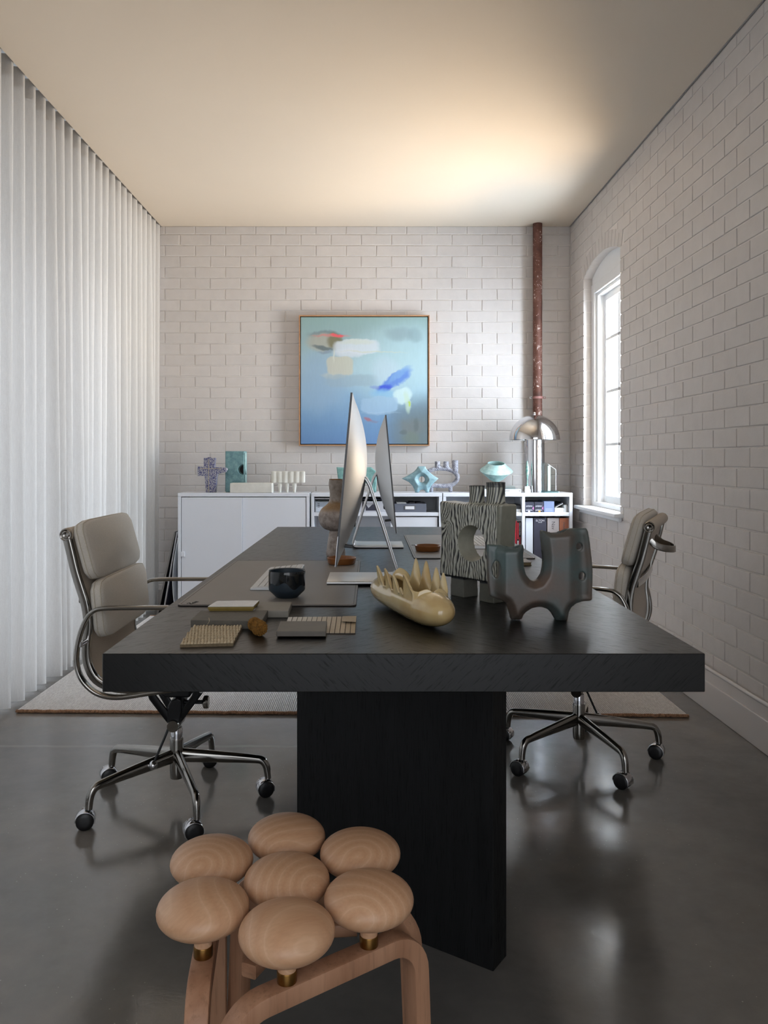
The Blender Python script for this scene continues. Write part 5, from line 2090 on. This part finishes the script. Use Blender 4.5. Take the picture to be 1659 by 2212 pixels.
def ribbed_vase():
    Y = 5.84
    xa, xb = X_(585.5, Y), X_(660, Y)
    z0, z1 = Z_(1043, Y) - CAB_Z, Z_(1018, Y) - CAB_Z
    xc, L = (xa + xb) / 2, xb - xa
    t = thing('vase', 'small white scalloped vase on three stubby legs', 'vase', (xc, Y, CAB_Z))

    def fn(x, y, z):
        s = (x + L / 2) / L
        rib = np.abs(np.sin(np.pi * s * 6))
        hd = .023 + .005 * rib
        low = z0 - .006 * rib * 0
        bx, by, bz = np.abs(x) - L / 2 + .004, np.abs(y) - hd, np.abs(z - (z0 + z1) / 2) - (z1 - z0) / 2 - .0025 * (rib - .7)
        r = .004
        q = [np.maximum(v + r, 0) for v in (bx, by, bz)]
        d = np.sqrt(sum(v ** 2 for v in q)) + np.minimum(np.maximum(np.maximum(bx, by), bz) + r, 0) - r
        for a in (-.060, -.008, .045):
            k = .0105 + .006 * np.clip((z - .015) / .04, 0, 1)
            d = smin(d, np.maximum(np.sqrt((x - a) ** 2 + y ** 2) - k, np.maximum(-z, z - z0 - .02)), .006)
        for i in range(6):
            a = -L / 2 + L * (i + .5) / 6
            d = np.maximum(d, -np.maximum(np.sqrt((x - a) ** 2 + y ** 2) - .011, z1 - .03 - z))
        return d
    sdf_obj('vase_body', fn, (-L / 2, -.032, 0), (L / 2, .032, z1 + .006), .0024, cream, t, Matrix.Translation((xc, Y, CAB_Z)), 1)


ribbed_vase()


def arch_vase():
    Y = 5.86
    xa, xb = X_(727, Y), X_(814, Y)
    xc, hw = (xa + xb) / 2, (xb - xa) / 2
    zt = Z_(1009, Y) - CAB_Z
    t = thing('vase', 'sea-green arched vase standing behind the two computers', 'vase', (xc, Y, CAB_Z))
    poly = [(-hw, zt), (-hw * .45, zt - .004), (hw * .72, zt), (hw * .96, zt - .03), (hw, zt * .6), (hw * .97, .002), (hw * .66, .002), (hw * .62, .045), (hw * .40, .075), (-.0, .085), (-hw * .36, .075), (-hw * .58, .045), (-hw * .62, .002), (-hw * .86, .002), (-hw * .92, zt * .5)]

    def fn(x, y, z):
        d2 = poly_sdf3(x, z, poly)
        d = extrude_round(d2, y, .032, .010)
        e = (np.sqrt(((x) / (hw * .5)) ** 2 + (y / .018) ** 2) - 1) * .018
        return np.maximum(d, -np.maximum(e, zt - .05 - z))
    sdf_obj('vase_body', fn, (-hw, -.034, 0), (hw, .034, zt), .0032, green, t, Matrix.Translation((xc, Y, CAB_Z)), 1)


arch_vase()


def star_vase():
    Y = 5.80
    x0 = X_(860 + 565 / 11.06, Y)
    raw = [(475, 287), (560, 285), (650, 287), (672, 345), (740, 420), (850, 510), (965, 580), (870, 665), (800, 745), (755, 830), (730, 915), (660, 915), (640, 870), (600, 845), (560, 845), (520, 865), (490, 915), (408, 915), (385, 835), (340, 750), (250, 660), (85, 580), (230, 508), (360, 430), (440, 350)]
    poly = px_poly(raw, 11.06, 860, 980, Y, x0, 0)
    zm = min(b for a, b in poly)
    poly = [(a, b - zm) for a, b in poly]
    k = Y / F / 11.06
    hzz = (915 - 600) * k
    t = thing('vase', 'aqua star-shaped vase with dished round hole, right of the computers', 'vase', (x0, Y, CAB_Z))

    def fn(x, y, z):
        d2 = poly_sdf3(x, z, poly)
        hh = .012 + .016 * np.clip(-d2 / .04, 0, 1) ** .7
        d = extrude_round(d2, y, hh, .006)
        r = np.sqrt(x ** 2 + (z - hzz) ** 2)
        cone = r - (70 * k + (np.abs(y) / .028) ** 1.5 * 100 * k)
        rr = np.sqrt(x ** 2 + ((z - hzz) / 1.25) ** 2) - 66 * k
        d = np.maximum(d, -cone * .6)
        d = np.maximum(d, -np.maximum(np.sqrt(x ** 2 + (y / .8) ** 2) - .015, .15 - z + .04))
        return d
    P = np.array(poly)
    sdf_obj('vase_body', fn, (P[:, 0].min(), -.03, 0), (P[:, 0].max(), .03, P[:, 1].max()), .0028, aqua, t, Matrix.Translation((x0, Y, CAB_Z)), 1)


star_vase()


def ring_vase():
    Y = 5.90
    sc, ox, oy = 11.06, 860, 980
    k = Y / F / sc
    x0 = X_(ox + 1080 / sc, Y)
    zb = 905
    P = lambda a, b: np.array([(a - 1080) * k, (zb - b) * k])
    path = [P(740, 400), P(860, 355), P(980, 345), P(1120, 350), P(1240, 375), P(1340, 425), P(1405, 490), P(1425, 560), P(1395, 640), P(1320, 710), P(1220, 750), P(1080, 758), P(940, 755), P(820, 745)]
    path = [np.array((p.x, p.y)) for p in cat_rom([(a[0], a[1], 0) for a in path], 3)]
    t = thing('vase', 'lavender-grey ribbed loop vase with three necks beside the aqua star vase', 'vase', (x0, Y, CAB_Z))

    def cap(x, y, z, a, b, ra, rb):
        e = b - a
        tt = np.clip(((x - a[0]) * e[0] + (z - a[1]) * e[1]) / (e @ e), 0, 1)
        return np.sqrt((x - a[0] - tt * e[0]) ** 2 + (z - a[1] - tt * e[1]) ** 2 + y ** 2) - (ra + (rb - ra) * tt)

    def fn(x, y, z):
        d = np.full(x.shape, 1e3)
        for a, b in zip(path[:-1], path[1:]):
            d = np.minimum(d, cap(x, y, z, a, b, 52 * k, 52 * k))
        for a, b in ((P(790, 770), P(795, 900)), (P(1250, 770), P(1252, 900))):
            d = smin(d, cap(x, y, z, a, b, 50 * k, 44 * k), .008)
        for px, pt, rr, pb in ((940, 170, 62, 320), (1147, 172, 66, 330), (1362, 147, 74, 420)):
            r = np.sqrt((x - P(px, 0)[0]) ** 2 + y ** 2)
            c = np.maximum(r - rr * k, np.maximum(z - P(0, pt)[1], P(0, pb)[1] - z))
            d = smin(d, c, .006)
            d = np.maximum(d, -np.maximum(r - (rr - 18) * k, P(0, pt + 80)[1] - z))
        d = d + .0012 * np.sin(x * 420 + z * 500 + 2 * np.sin(z * 90)) * .8
        return np.maximum(d, -z)
    sdf_obj('vase_body', fn, (P(660, 0)[0], -.040, 0), (P(1490, 0)[0], .040, P(0, 140)[1]), .0027, lav, t, Matrix.Translation((x0, Y, CAB_Z)), 0)


ring_vase()


def bowl_on_book():
    Yb = 5.745
    # white book with glass slab, and the footed bowl
    x0, x1 = X_(1030, Yb), X_(1126, Yb)
    t = thing('book', 'white book lying on the cabinet beside the chrome lamp', 'book', ((x0 + x1) / 2, Yb + .10, CAB_Z))
    h = .026
    box('cover', x0, x1, Yb, Yb + .20, CAB_Z, CAB_Z + .002, card_white, t, .0006)
    box('cover', x0, x1, Yb, Yb + .20, CAB_Z + h - .002, CAB_Z + h, card_white, t, .0006)
    box('spine', x0, x1, Yb - .001, Yb + .001, CAB_Z, CAB_Z + h, card_white, t, .0004)
    box('pages', x0 + .003, x1 - .003, Yb + .001, Yb + .197, CAB_Z + .002, CAB_Z + h - .002, paper, t)
    for a, b in ((1091, 1101), (1120.5, 1124)):
        box('spine_print', X_(a, Yb), X_(b, Yb), Yb - .0016, Yb - .001, CAB_Z + .011, CAB_Z + .015, ink_grey, t)
    z = CAB_Z + h
    tg = tag(box('glass_slab', X_(1052, Yb), X_(1114.5, Yb), Yb + .02, Yb + .18, z, z + .020, glass_thin('pale_glass', (.86, .93, .93), .14), None, .002), 'clear glass slab between the white book and the aqua bowl', 'glass block')
    z += .020
    Y = Yb + .10
    x = X_(1072, Y)
    tb = thing('bowl', 'pale aqua footed bowl with sharp flared rim on the glass slab', 'bowl', (x, Y, z))
    top = Z_(1000.5, Y) - z
    mid = Z_(1017, Y) - z
    P = [(0, 0), (.030, 0), (.030, .003), (.016, .012), (.011, .020), (.018, .030), (.050, mid * .42), (.088, mid * .74), (.117, mid * .97), (.119, mid), (.112, mid + .008), (.090, mid + .024), (.072, top - .014), (.064, top - .003), (.061, top), (.057, top - .003), (.060, top - .02), (.085, mid + .012), (.095, mid), (.06, mid * .6), (0, mid * .42)]
    lathe('bowl_wall', [(r, z + h_) for r, h_ in P], (x, Y, 0), aqua2, tb, 64, sharp=50)
    for v in tb.children[0].data.vertices:                # the rim dips towards the room
        if v.co.z > .012:
            v.co.z += v.co.y * .26 * min(1.0, (v.co.z - .012) / .012)


bowl_on_book()


def dome_lamp():
    Y = 5.845
    x = X_(1154.5, Y)
    zb = Z_(950, Y)
    Rr = 54 * Y / F
    t = thing('table_lamp', 'chrome mushroom table lamp with dome shade on the cabinets', 'lamp', (x, Y, CAB_Z))
    lathe('column', [(0, CAB_Z), (.0745, CAB_Z), (.0745, CAB_Z + .004), (.072, CAB_Z + .006), (.072, zb + .075), (.068, zb + .078), (0, zb + .078)], (x, Y, 0), chrome, t, 64)
    pr = [(Rr * math.cos(R(a)), zb + Rr * math.sin(R(a))) for a in range(0, 91, 5)]
    pr[-1] = (0.0, zb + Rr)
    lathe('shade', pr + [], (x, Y, 0), chrome, t, 72, sharp=80)
    lathe('shade_lining', [(0, zb + Rr - .004)] + [((Rr - .003) * math.cos(R(a)), zb + (Rr - .003) * math.sin(R(a))) for a in range(85, -1, -5)] + [(Rr, zb)], (x, Y, 0), M('white_enamel', (238, 238, 238), .4, var=.01), t, 72, sharp=80)
    lathe('finial', [(0, zb + Rr - .002), (.010, zb + Rr - .002), (.010, zb + Rr + .004), (.006, zb + Rr + .006), (.009, zb + Rr + .012), (.006, zb + Rr + .019), (0, zb + Rr + .020)], (x, Y, 0), chrome, t, 20)
    lathe('switch_knob', [(0, -.010), (.006, -.009), (.007, 0), (.006, .010), (0, .010)], (x, Y - .078, zb - .004), chrome, t, 14, axis='y')
    sweep('switch_stem', [(x, Y - .078, zb - .004), (x, Y - .078, zb + .045), (x, Y - .055, zb + .06)], circ(.0022, 8), chrome, t)


dome_lamp()


def totem():
    Y = 5.742
    x = X_(1139, Y)
    t = thing('figurine', 'slender verdigris totem figurine on a white stepped block before the lamp', 'figurine', (x, Y, CAB_Z))
    w = M('plaster_white', (226, 224, 218), .7, var=.04)
    z1 = CAB_Z
    box('plinth', x - .019, x + .021, Y - .017, Y + .017, z1, z1 + .027, w, t, .002)
    box('plinth', x - .018, x + .015, Y - .014, Y + .014, z1 + .027, z1 + .047, w, t, .002)
    z = z1 + .047
    P = [(0, 0), (.0065, 0), (.006, .01), (.004, .03), (.0035, .045), (.008, .075), (.0115, .10), (.0125, .118), (.0135, .121), (.0115, .124), (.010, .128), (.0115, .134), (.0095, .139), (.0105, .145), (.008, .150), (.0085, .156), (.006, .162), (.004, .170), (.001, .182), (0, .183)]
    lathe('totem', [(r, z + h) for r, h in P], (x, Y, 0), glaze_mat('verdigris', [(.3, (70, 120, 116)), (.5, (128, 176, 168)), (.7, (196, 206, 192))], .6, 60, .5), t, 24, sharp=60)


totem()


def glass_piece():
    Y = 5.80
    xa, xb = X_(1174, Y), X_(1200, Y)
    t = thing('glass_ornament', 'clear slanted glass ornament beside the lamp at the wall end', 'ornament', ((xa + xb) / 2, Y, CAB_Z))
    g = glass_thin('crystal', (.90, .95, .95), .12)
    base = glass_thin('aqua_glass', (.62, .84, .86), .16)
    box('foot', xa - .012, xb + .016, Y - .045, Y + .045, CAB_Z, CAB_Z + .012, base, t, .003)
    z = CAB_Z + .012
    zt1, zt2 = Z_(1001, Y), Z_(1014, Y)
    prism('blade', [(xa, z), (xb, z), (xb, zt2), (xa + .03, zt1 - .004), (xa, zt1 + .008)], (0, 0, 0), (1, 0, 0), (0, 0, 1), (0, 1, 0), Y - .022, Y + .022, g, t, .003)
    box('core', X_(1183, Y), X_(1189, Y), Y - .004, Y + .004, z, Z_(1006, Y), M('milk_glass', (226, 236, 226), .2, var=.01), t, .001)


glass_piece()


# =================================================================== OFFICE CHAIRS
chair_cloth = fabric('oatmeal_wool', (180, 173, 162), (214, 207, 196), 900.0)
chair_welt = M('welt_cord', (186, 176, 158), .9, var=.1, vscale=200)
shell_cloth = fabric('oatmeal_backing', (164, 150, 132), (188, 174, 156), 900.0)


def pad(name, c, aw, ah, at, W, Ht, T, parent, ex=5.0):
    """an upholstered cushion: rounded-square outline, domed face, welt line round its front"""
    c, aw, ah, at = Vector(c), Vector(aw), Vector(ah), Vector(at)
    n = 40
    prof = []
    for i in range(15):
        f = -1 + 2 * i / 14
        r = (1 - abs(f) ** 3.2) ** (1 / 3.2) if abs(f) < 1 else 0.12
        prof.append((f, r))
    vs, fs = [], []

    def outline(k, r):
        a = 2 * math.pi * k / n
        ca, sa = math.cos(a), math.sin(a)
        q = (abs(ca) ** ex + abs(sa) ** ex) ** (-1 / ex)
        return ca * q, sa * q
    for f, r in prof:
        rw = 1 - (1 - r) * min(1.0, T / W * 1.5)
        rh = 1 - (1 - r) * min(1.0, T / Ht * 1.5)
        for k in range(n):
            x, y = outline(k, r)
            vs.append(c + aw * (x * W / 2 * rw) + ah * (y * Ht / 2 * rh) + at * (f * T / 2 * (.86 if f > 0 else .9)))
    m = len(prof)
    for i in range(m - 1):
        for k in range(n):
            j = (k + 1) % n
            fs.append((i * n + k, i * n + j, (i + 1) * n + j, (i + 1) * n + k))
    # domed caps in rings
    for s, base in ((-1, 0), (1, (m - 1) * n)):
        prev = list(range(base, base + n))
        for g in range(1, 7):
            q = 1 - g / 7
            cur = []
            for k in range(n):
                v0 = vs[base + k]
                ctr = c + at * (s * T / 2 * .88)
                dome = (1 - q * q) * T * .16
                cur.append(len(vs))
                vs.append(ctr + (v0 - ctr) * q + at * (s * dome))
            for k in range(n):
                j = (k + 1) % n
                fs.append((prev[k], prev[j], cur[j], cur[k]))
            prev = cur
        fs.append(tuple(prev))
    bm = bmesh.new()
    bv = [bm.verts.new(v) for v in vs]
    for f in fs:
        try:
            bm.faces.new([bv[i] for i in f])
        except ValueError:
            pass
    bmesh.ops.recalc_face_normals(bm, faces=bm.faces[:])
    bm.verts.index_update()
    o = from_bm(name, bm, chair_cloth, parent, True, True)
    for fz in (.52, -.25):
        ring = []
        r = (1 - abs(fz) ** 3.2) ** (1 / 3.2)
        rw = 1 - (1 - r) * min(1.0, T / W * 1.5)
        rh = 1 - (1 - r) * min(1.0, T / Ht * 1.5)
        for k in range(n):
            x, y = outline(k, r)
            ring.append(c + aw * (x * (W / 2 * rw + .0004)) + ah * (y * (Ht / 2 * rh + .0004)) + at * (fz * T / 2 * (.86 if fz > 0 else .9)))
        sweep('welt', ring, circ(.0013, 6), chair_welt, o, closed=True, local=True)
    return o


def office_chair(lab, loc, rz, base_deg, cast_deg):
    t = thing('office_chair', lab, 'chair', loc, rz, 'padded office chairs at the desk')
    prof = [(-.270, .889), (-.258, .840), (-.245, .785), (-.228, .730), (-.213, .680), (-.206, .620), (-.212, .560), (-.207, .505), (-.180, .458), (-.125, .434), (-.04, .430), (.06, .438), (.15, .449), (.205, .455), (.236, .450)]
    path = cat_rom([(a, 0, b) for a, b in prof], 4)
    W = .455
    sweep('sling', path, rrect(W, .011, .004, 2), shell_cloth, t, side=(0, 1, 0), local=True)
    for s in (-1, 1):
        pr = [Vector((p.x - .004, s * (W / 2 + .004), p.z)) for p in path]
        sweep('side_rail', pr, rrect(.018, .026, .006, 3), chrome_dk, t, side=(0, 1, 0), local=True)
    # rolls at the head and at the front of the seat
    for (x, z, nm) in ((-.275, .893, 'head_roll'), (.240, .446, 'seat_roll')):
        o = lathe(nm, [(0, -.232), (.0205, -.232), (.0205, .232), (0, .232)], (x, 0, z), shell_cloth, t, 24, True, 'y')
        for s in (-1, 1):
            lathe('end_cap', [(0, s * .233), (.0182, s * .233), (.0188, s * .2345), (.0188, s * .2385), (.0165, s * .2415), (.0125, s * .2395), (.009, s * .2415), (.005, s * .2390), (0, s * .2390)], (x, 0, z), chrome_dk, o, 24, True, 'y')
    up, nr = Vector((-.262, 0, .965)), Vector((.965, 0, .262))
    pad('back_pad', Vector((-.252, 0, .834)) + nr * .033, (0, 1, 0), up, nr, .476, .184, .054, t, 8.0)
    up, nr = Vector((-.10, 0, .995)), Vector((.995, 0, .10))
    pad('back_pad', Vector((-.212, 0, .664)) + nr * .033, (0, 1, 0), up, nr, .476, .180, .056, t, 8.0)
    pad('seat_pad', (.035, 0, .466), (0, 1, 0), (1, 0, .05), (-.05, 0, 1), .452, .36, .055, t)
    # arm loops
    loop = [(.075, .447), (-.02, .432), (-.105, .421), (-.165, .433), (-.208, .472), (-.226, .525), (-.219, .590), (-.200, .645), (-.178, .672), (-.145, .682), (-.05, .684), (.09, .684), (.19, .682), (.230, .673), (.246, .645), (.225, .590), (.18, .515), (.13, .463)]
    for s in (-1, 1):
        P = cat_rom([(a, s * .283, b) for a, b in loop], 5, True)
        sweep('armrest', P, rrect(.026, .0125, .0055, 3), chrome_dk, t, side=(0, 1, 0), closed=True, local=True)
        for (x, z) in ((-.214, .575), (.02, .440)):
            sweep('arm_mount', [(x, s * .226, z), (x, s * .283, z)], circ(.008, 10), chrome, t, local=True)
    # cross spreaders behind the back and below the seat
    for (x, z) in ((-.232, .700), (-.196, .470), (.13, .430)):
        P = cat_rom([(x - .002, -.226, z), (x - .006, -.12, z - .002), (x - .008, 0, z - .003), (x - .006, .12, z - .002), (x - .002, .226, z)], 4)
        sweep('spreader', P, rrect(.012, .026, .004, 2), chrome_dk, t, side=(1, 0, 0), local=True)
    P = cat_rom([(-.262, -.085, .835), (-.285, -.080, .815), (-.318, -.060, .805), (-.338, 0, .800), (-.318, .060, .805), (-.285, .080, .815), (-.262, .085, .835)], 5)
    sweep('back_handle', P, rrect(.024, .007, .003, 2), chrome_dk, t, side=(0, 0, 1), local=True)
    # tilt mechanism on the column
    for s in (-1, 1):
        sweep('seat_bracket', [(-.085, s * .05, .412), (-.066, s * .045, .350), (-.012, s * .03, .270)], rrect(.010, .026, .003, 2), black_metal, t, side=(0, 1, 0), local=True)
        sweep('seat_bracket', [(.095, s * .05, .430), (.070, s * .045, .350), (.012, s * .03, .272)], rrect(.010, .024, .003, 2), black_metal, t, side=(0, 1, 0), local=True)
    prism('tilt_housing', [(-.030, .345), (.050, .345), (.055, .415), (-.060, .405), (-.055, .36)], (0, 0, 0), (1, 0, 0), (0, 0, 1), (0, 1, 0), -.034, .034, black_metal, t, .006, True)
    P = cat_rom([(-.012, .268), (-.014, .31), (-.004, .335), (.014, .345), (.022, .335), (.020, .30), (.014, .268)], 3, True) if False else None
    prism('tilt_bracket', [(-.020, .262), (-.020, .318), (-.010, .338), (.010, .348), (.026, .340), (.026, .300), (.020, .262)], (0, 0, 0), (1, 0, 0), (0, 0, 1), (0, 1, 0), -.045, .045, black_metal, t, .005, True)
    lathe('pivot_pin', [(0, -.056), (.0185, -.056), (.0195, -.053), (.0195, .053), (.0185, .056), (0, .056)], (0, 0, .259), chrome_dk, t, 28, True, 'y')
    k = lathe('tension_screw', [(0, .02), (.0065, .02), (.0065, .085), (0, .085)], (0, 0, .322), black_metal, t, 14, True, 'x')
    lathe('tension_knob', [(0, .083), (.008, .084), (.020, .090), (.0215, .094), (.0215, .102), (.019, .105), (0, .106)], (0, 0, .322), chrome_dk, k, 12, True, 'x', sharp=30)
    lv = sweep('height_lever', cat_rom([(-.012, -.045, .262), (-.025, -.058, .225), (-.055, -.075, .150)], 5), circ(.004, 8), black_metal, t, local=True)
    lathe('lever_ball', [(.0148 * math.sin(R(a)), -.0148 * math.cos(R(a))) for a in range(0, 181, 15)], (-.057, -.076, .143), chrome, lv, 20, True)
    lathe('gas_column', [(0, .20), (.0155, .20), (.0155, .305), (0, .305)], (0, 0, 0), chrome_dk, t, 28, True)
    lathe('column_collar', [(.0155, .198), (.0190, .198), (.0195, .236), (.0175, .240), (.0155, .240)], (0, 0, 0), chrome, t, 28, True)
    lathe('hub', [(0, .074), (.0205, .074), (.0215, .077), (.0225, .10), (.0225, .200), (.0215, .205), (0, .205)], (0, 0, 0), chrome_dk, t, 32, True)
    for i in range(5):
        a = R(base_deg + 72 * i)
        ca, sa = math.cos(a), math.sin(a)
        PL = [(.012, .148), (.10, .140), (.19, .131), (.250, .124), (.276, .119), (.289, .105), (.295, .085), (.298, .058)]
        sc_ = [(1.15, 1.85), (1.1, 1.6), (1.0, 1.3), (.95, 1.1), (.95, 1.05), (.95, 1.0), (.9, .95), (.85, .88)]
        P = cat_rom([(r * ca, r * sa, z) for r, z in PL], 4)
        S = []
        for q in range(len(PL) - 1):
            for f in range(4):
                S.append(tuple(sc_[q][e] + (sc_[q + 1][e] - sc_[q][e]) * f / 4 for e in (0, 1)))
        S.append(sc_[-1])
        lg = sweep('leg', P, circ(.0128, 14), chrome_dk, t, side=(-sa, ca, 0), scale=S, local=True, sharp=60)
        # caster: chrome hood over two black wheels
        cd = R(cast_deg[i])
        fx, fy = math.cos(cd), math.sin(cd)                 # rolling direction
        Cc = Vector((.298 * ca - .010 * fx, .298 * sa - .010 * fy, .0265))
        axl = Vector((-fy, fx, 0))
        rd = Vector((fx, fy, 0))
        arc = [Cc + (rd * math.cos(R(q)) + Vector((0, 0, 1)) * math.sin(R(q))) * .0285 for q in range(-15, 181, 13)]
        sweep('caster_hood', arc, rrect(.040, .003, .001, 1), chrome, lg, side=axl, local=True)
        sweep('caster_stem', [Vector((.298 * ca, .298 * sa, .062)), Vector((.298 * ca, .298 * sa, .040))], circ(.0065, 10), black_pl, lg, local=True)
        for s in (-1, 1):
            rim = []
            wv, wf = [], []
            for (r, w) in ((0, .0225), (.012, .0225), (.021, .0215), (.0262, .018), (.0265, .010), (.024, .005), (0, .005)):
                for q in range(24):
                    b = 2 * math.pi * q / 24
                    p_ = Cc + (rd * math.cos(b) + Vector((0, 0, 1)) * math.sin(b)) * r + axl * (s * w)
                    wv.append(p_)
            for rr_ in range(6):
                for q in range(24):
                    j = (q + 1) % 24
                    wf.append((rr_ * 24 + q, rr_ * 24 + j, (rr_ + 1) * 24 + j, (rr_ + 1) * 24 + q))
            bm = bmesh.new()
            bv = [bm.verts.new(v) for v in wv]
            for f in wf:
                bm.faces.new([bv[e] for e in f])
            bmesh.ops.remove_doubles(bm, verts=bm.verts[:], dist=1e-6)
            bmesh.ops.recalc_face_normals(bm, faces=bm.faces[:])
            bm.verts.index_update()
            smooth_by_angle(from_bm('wheel', bm, black_pl, lg, True, True), 40)
    return t


office_chair('padded oatmeal office chair on the curtain side, facing right', (-.638, 2.648, 0), 0.0, 6.8, (20, 25, 25, 15, 20))
office_chair('padded oatmeal office chair by the brick wall, seen from behind', (.780, 3.02, 0), R(155), -12.5, (170, 165, 160, 175, 165))


# =================================================================== PEBBLE STOOL
def stool():
    C = Vector((-.142, 1.362))
    t = thing('stool', 'beech stool with seven egg-shaped seat knobs in the foreground', 'stool', (C.x, C.y, 0))
    bw = beech('beech_knob', (206, 160, 124), (220, 180, 146), 17.0)
    fw = wood('beech_frame', (158, 114, 86), (188, 144, 114), .5, 'x', .8, pore=False, bstr=.15)
    fw2 = wood('beech_leg', (158, 114, 86), (188, 144, 114), .5, 'z', .8, pore=False, bstr=.15)
    brass = M('aged_brass', (150, 112, 62), .3, 1.0, var=.15, vscale=60)
    ZP, ZB, Rh = .410, .336, .152
    ang = [36, 96, 156, 216, 276, 336]
    cen = [C] + [C + Vector((math.cos(R(a)), math.sin(R(a)))) * Rh for a in ang]
    a_, c_ = .0725, .0345
    for i, p in enumerate(cen):
        pr = []
        for k in range(25):
            th = -90 + 180 * k / 24
            pr.append((a_ * max(math.cos(R(th)), 0) ** .92, ZP + c_ * math.sin(R(th)) - (.002 if i == 0 else 0)))
        pr[0], pr[-1] = (0, pr[0][1]), (0, pr[-1][1])
        o = lathe('seat_knob', pr, (p.x, p.y, 0), bw, t, 48, sharp=180)
        lathe('stem', [(0, ZB + .012), (.0145, ZB + .012), (.0135, ZB + .030), (.0165, ZB + .048), (0, ZB + .048)], (p.x, p.y, 0), bw, o, 20)
        lathe('ferrule', [(0, ZB - .001), (.0148, ZB - .001), (.0153, ZB + .002), (.0153, ZB + .016), (.0148, ZB + .0175), (0, ZB + .0175)], (p.x, p.y, 0), brass, o, 24)
    # three bent arches, each under two knobs
    hw = .031
    for (i, j) in ((5, 6), (1, 2), (3, 4)):
        p, q = cen[i], cen[j]
        if (i, j) == (5, 6):
            p, q = cen[5], cen[6]
        d = (q - p).normalized()
        e0, e1 = p - d * .098, q + d * .098
        r = .058
        zc = ZB - hw / 2
        pts = []
        sp = .012
        pts.append((e0.x - d.x * sp, e0.y - d.y * sp, 0.0))
        pts.append((e0.x, e0.y, zc - r))
        for k in range(1, 9):
            a = R(90 * k / 8)
            pts.append((e0.x + d.x * r * (1 - math.cos(a)), e0.y + d.y * r * (1 - math.cos(a)), zc - r + r * math.sin(a)))
        for k in range(8, 0, -1):
            a = R(90 * k / 8)
            pts.append((e1.x - d.x * r * (1 - math.cos(a)), e1.y - d.y * r * (1 - math.cos(a)), zc - r + r * math.sin(a)))
        pts.append((e1.x, e1.y, zc - r))
        pts.append((e1.x + d.x * sp, e1.y + d.y * sp, 0.0))
        sweep('bent_arch', pts, rrect(.036, hw, .004, 2), fw2, t, side=(-d.y, d.x, 0), sharp=40)
    # spokes that carry the middle knob
    for a in (6, 126, 246):
        v = Vector((math.cos(R(a)), math.sin(R(a))))
        e = C + v * .118
        sweep('spoke', [(C.x, C.y, ZB - .013), (e.x, e.y, ZB - .013)], rrect(.026, .022, .003, 2), fw, t, side=(-v.y, v.x, 0))


stool()
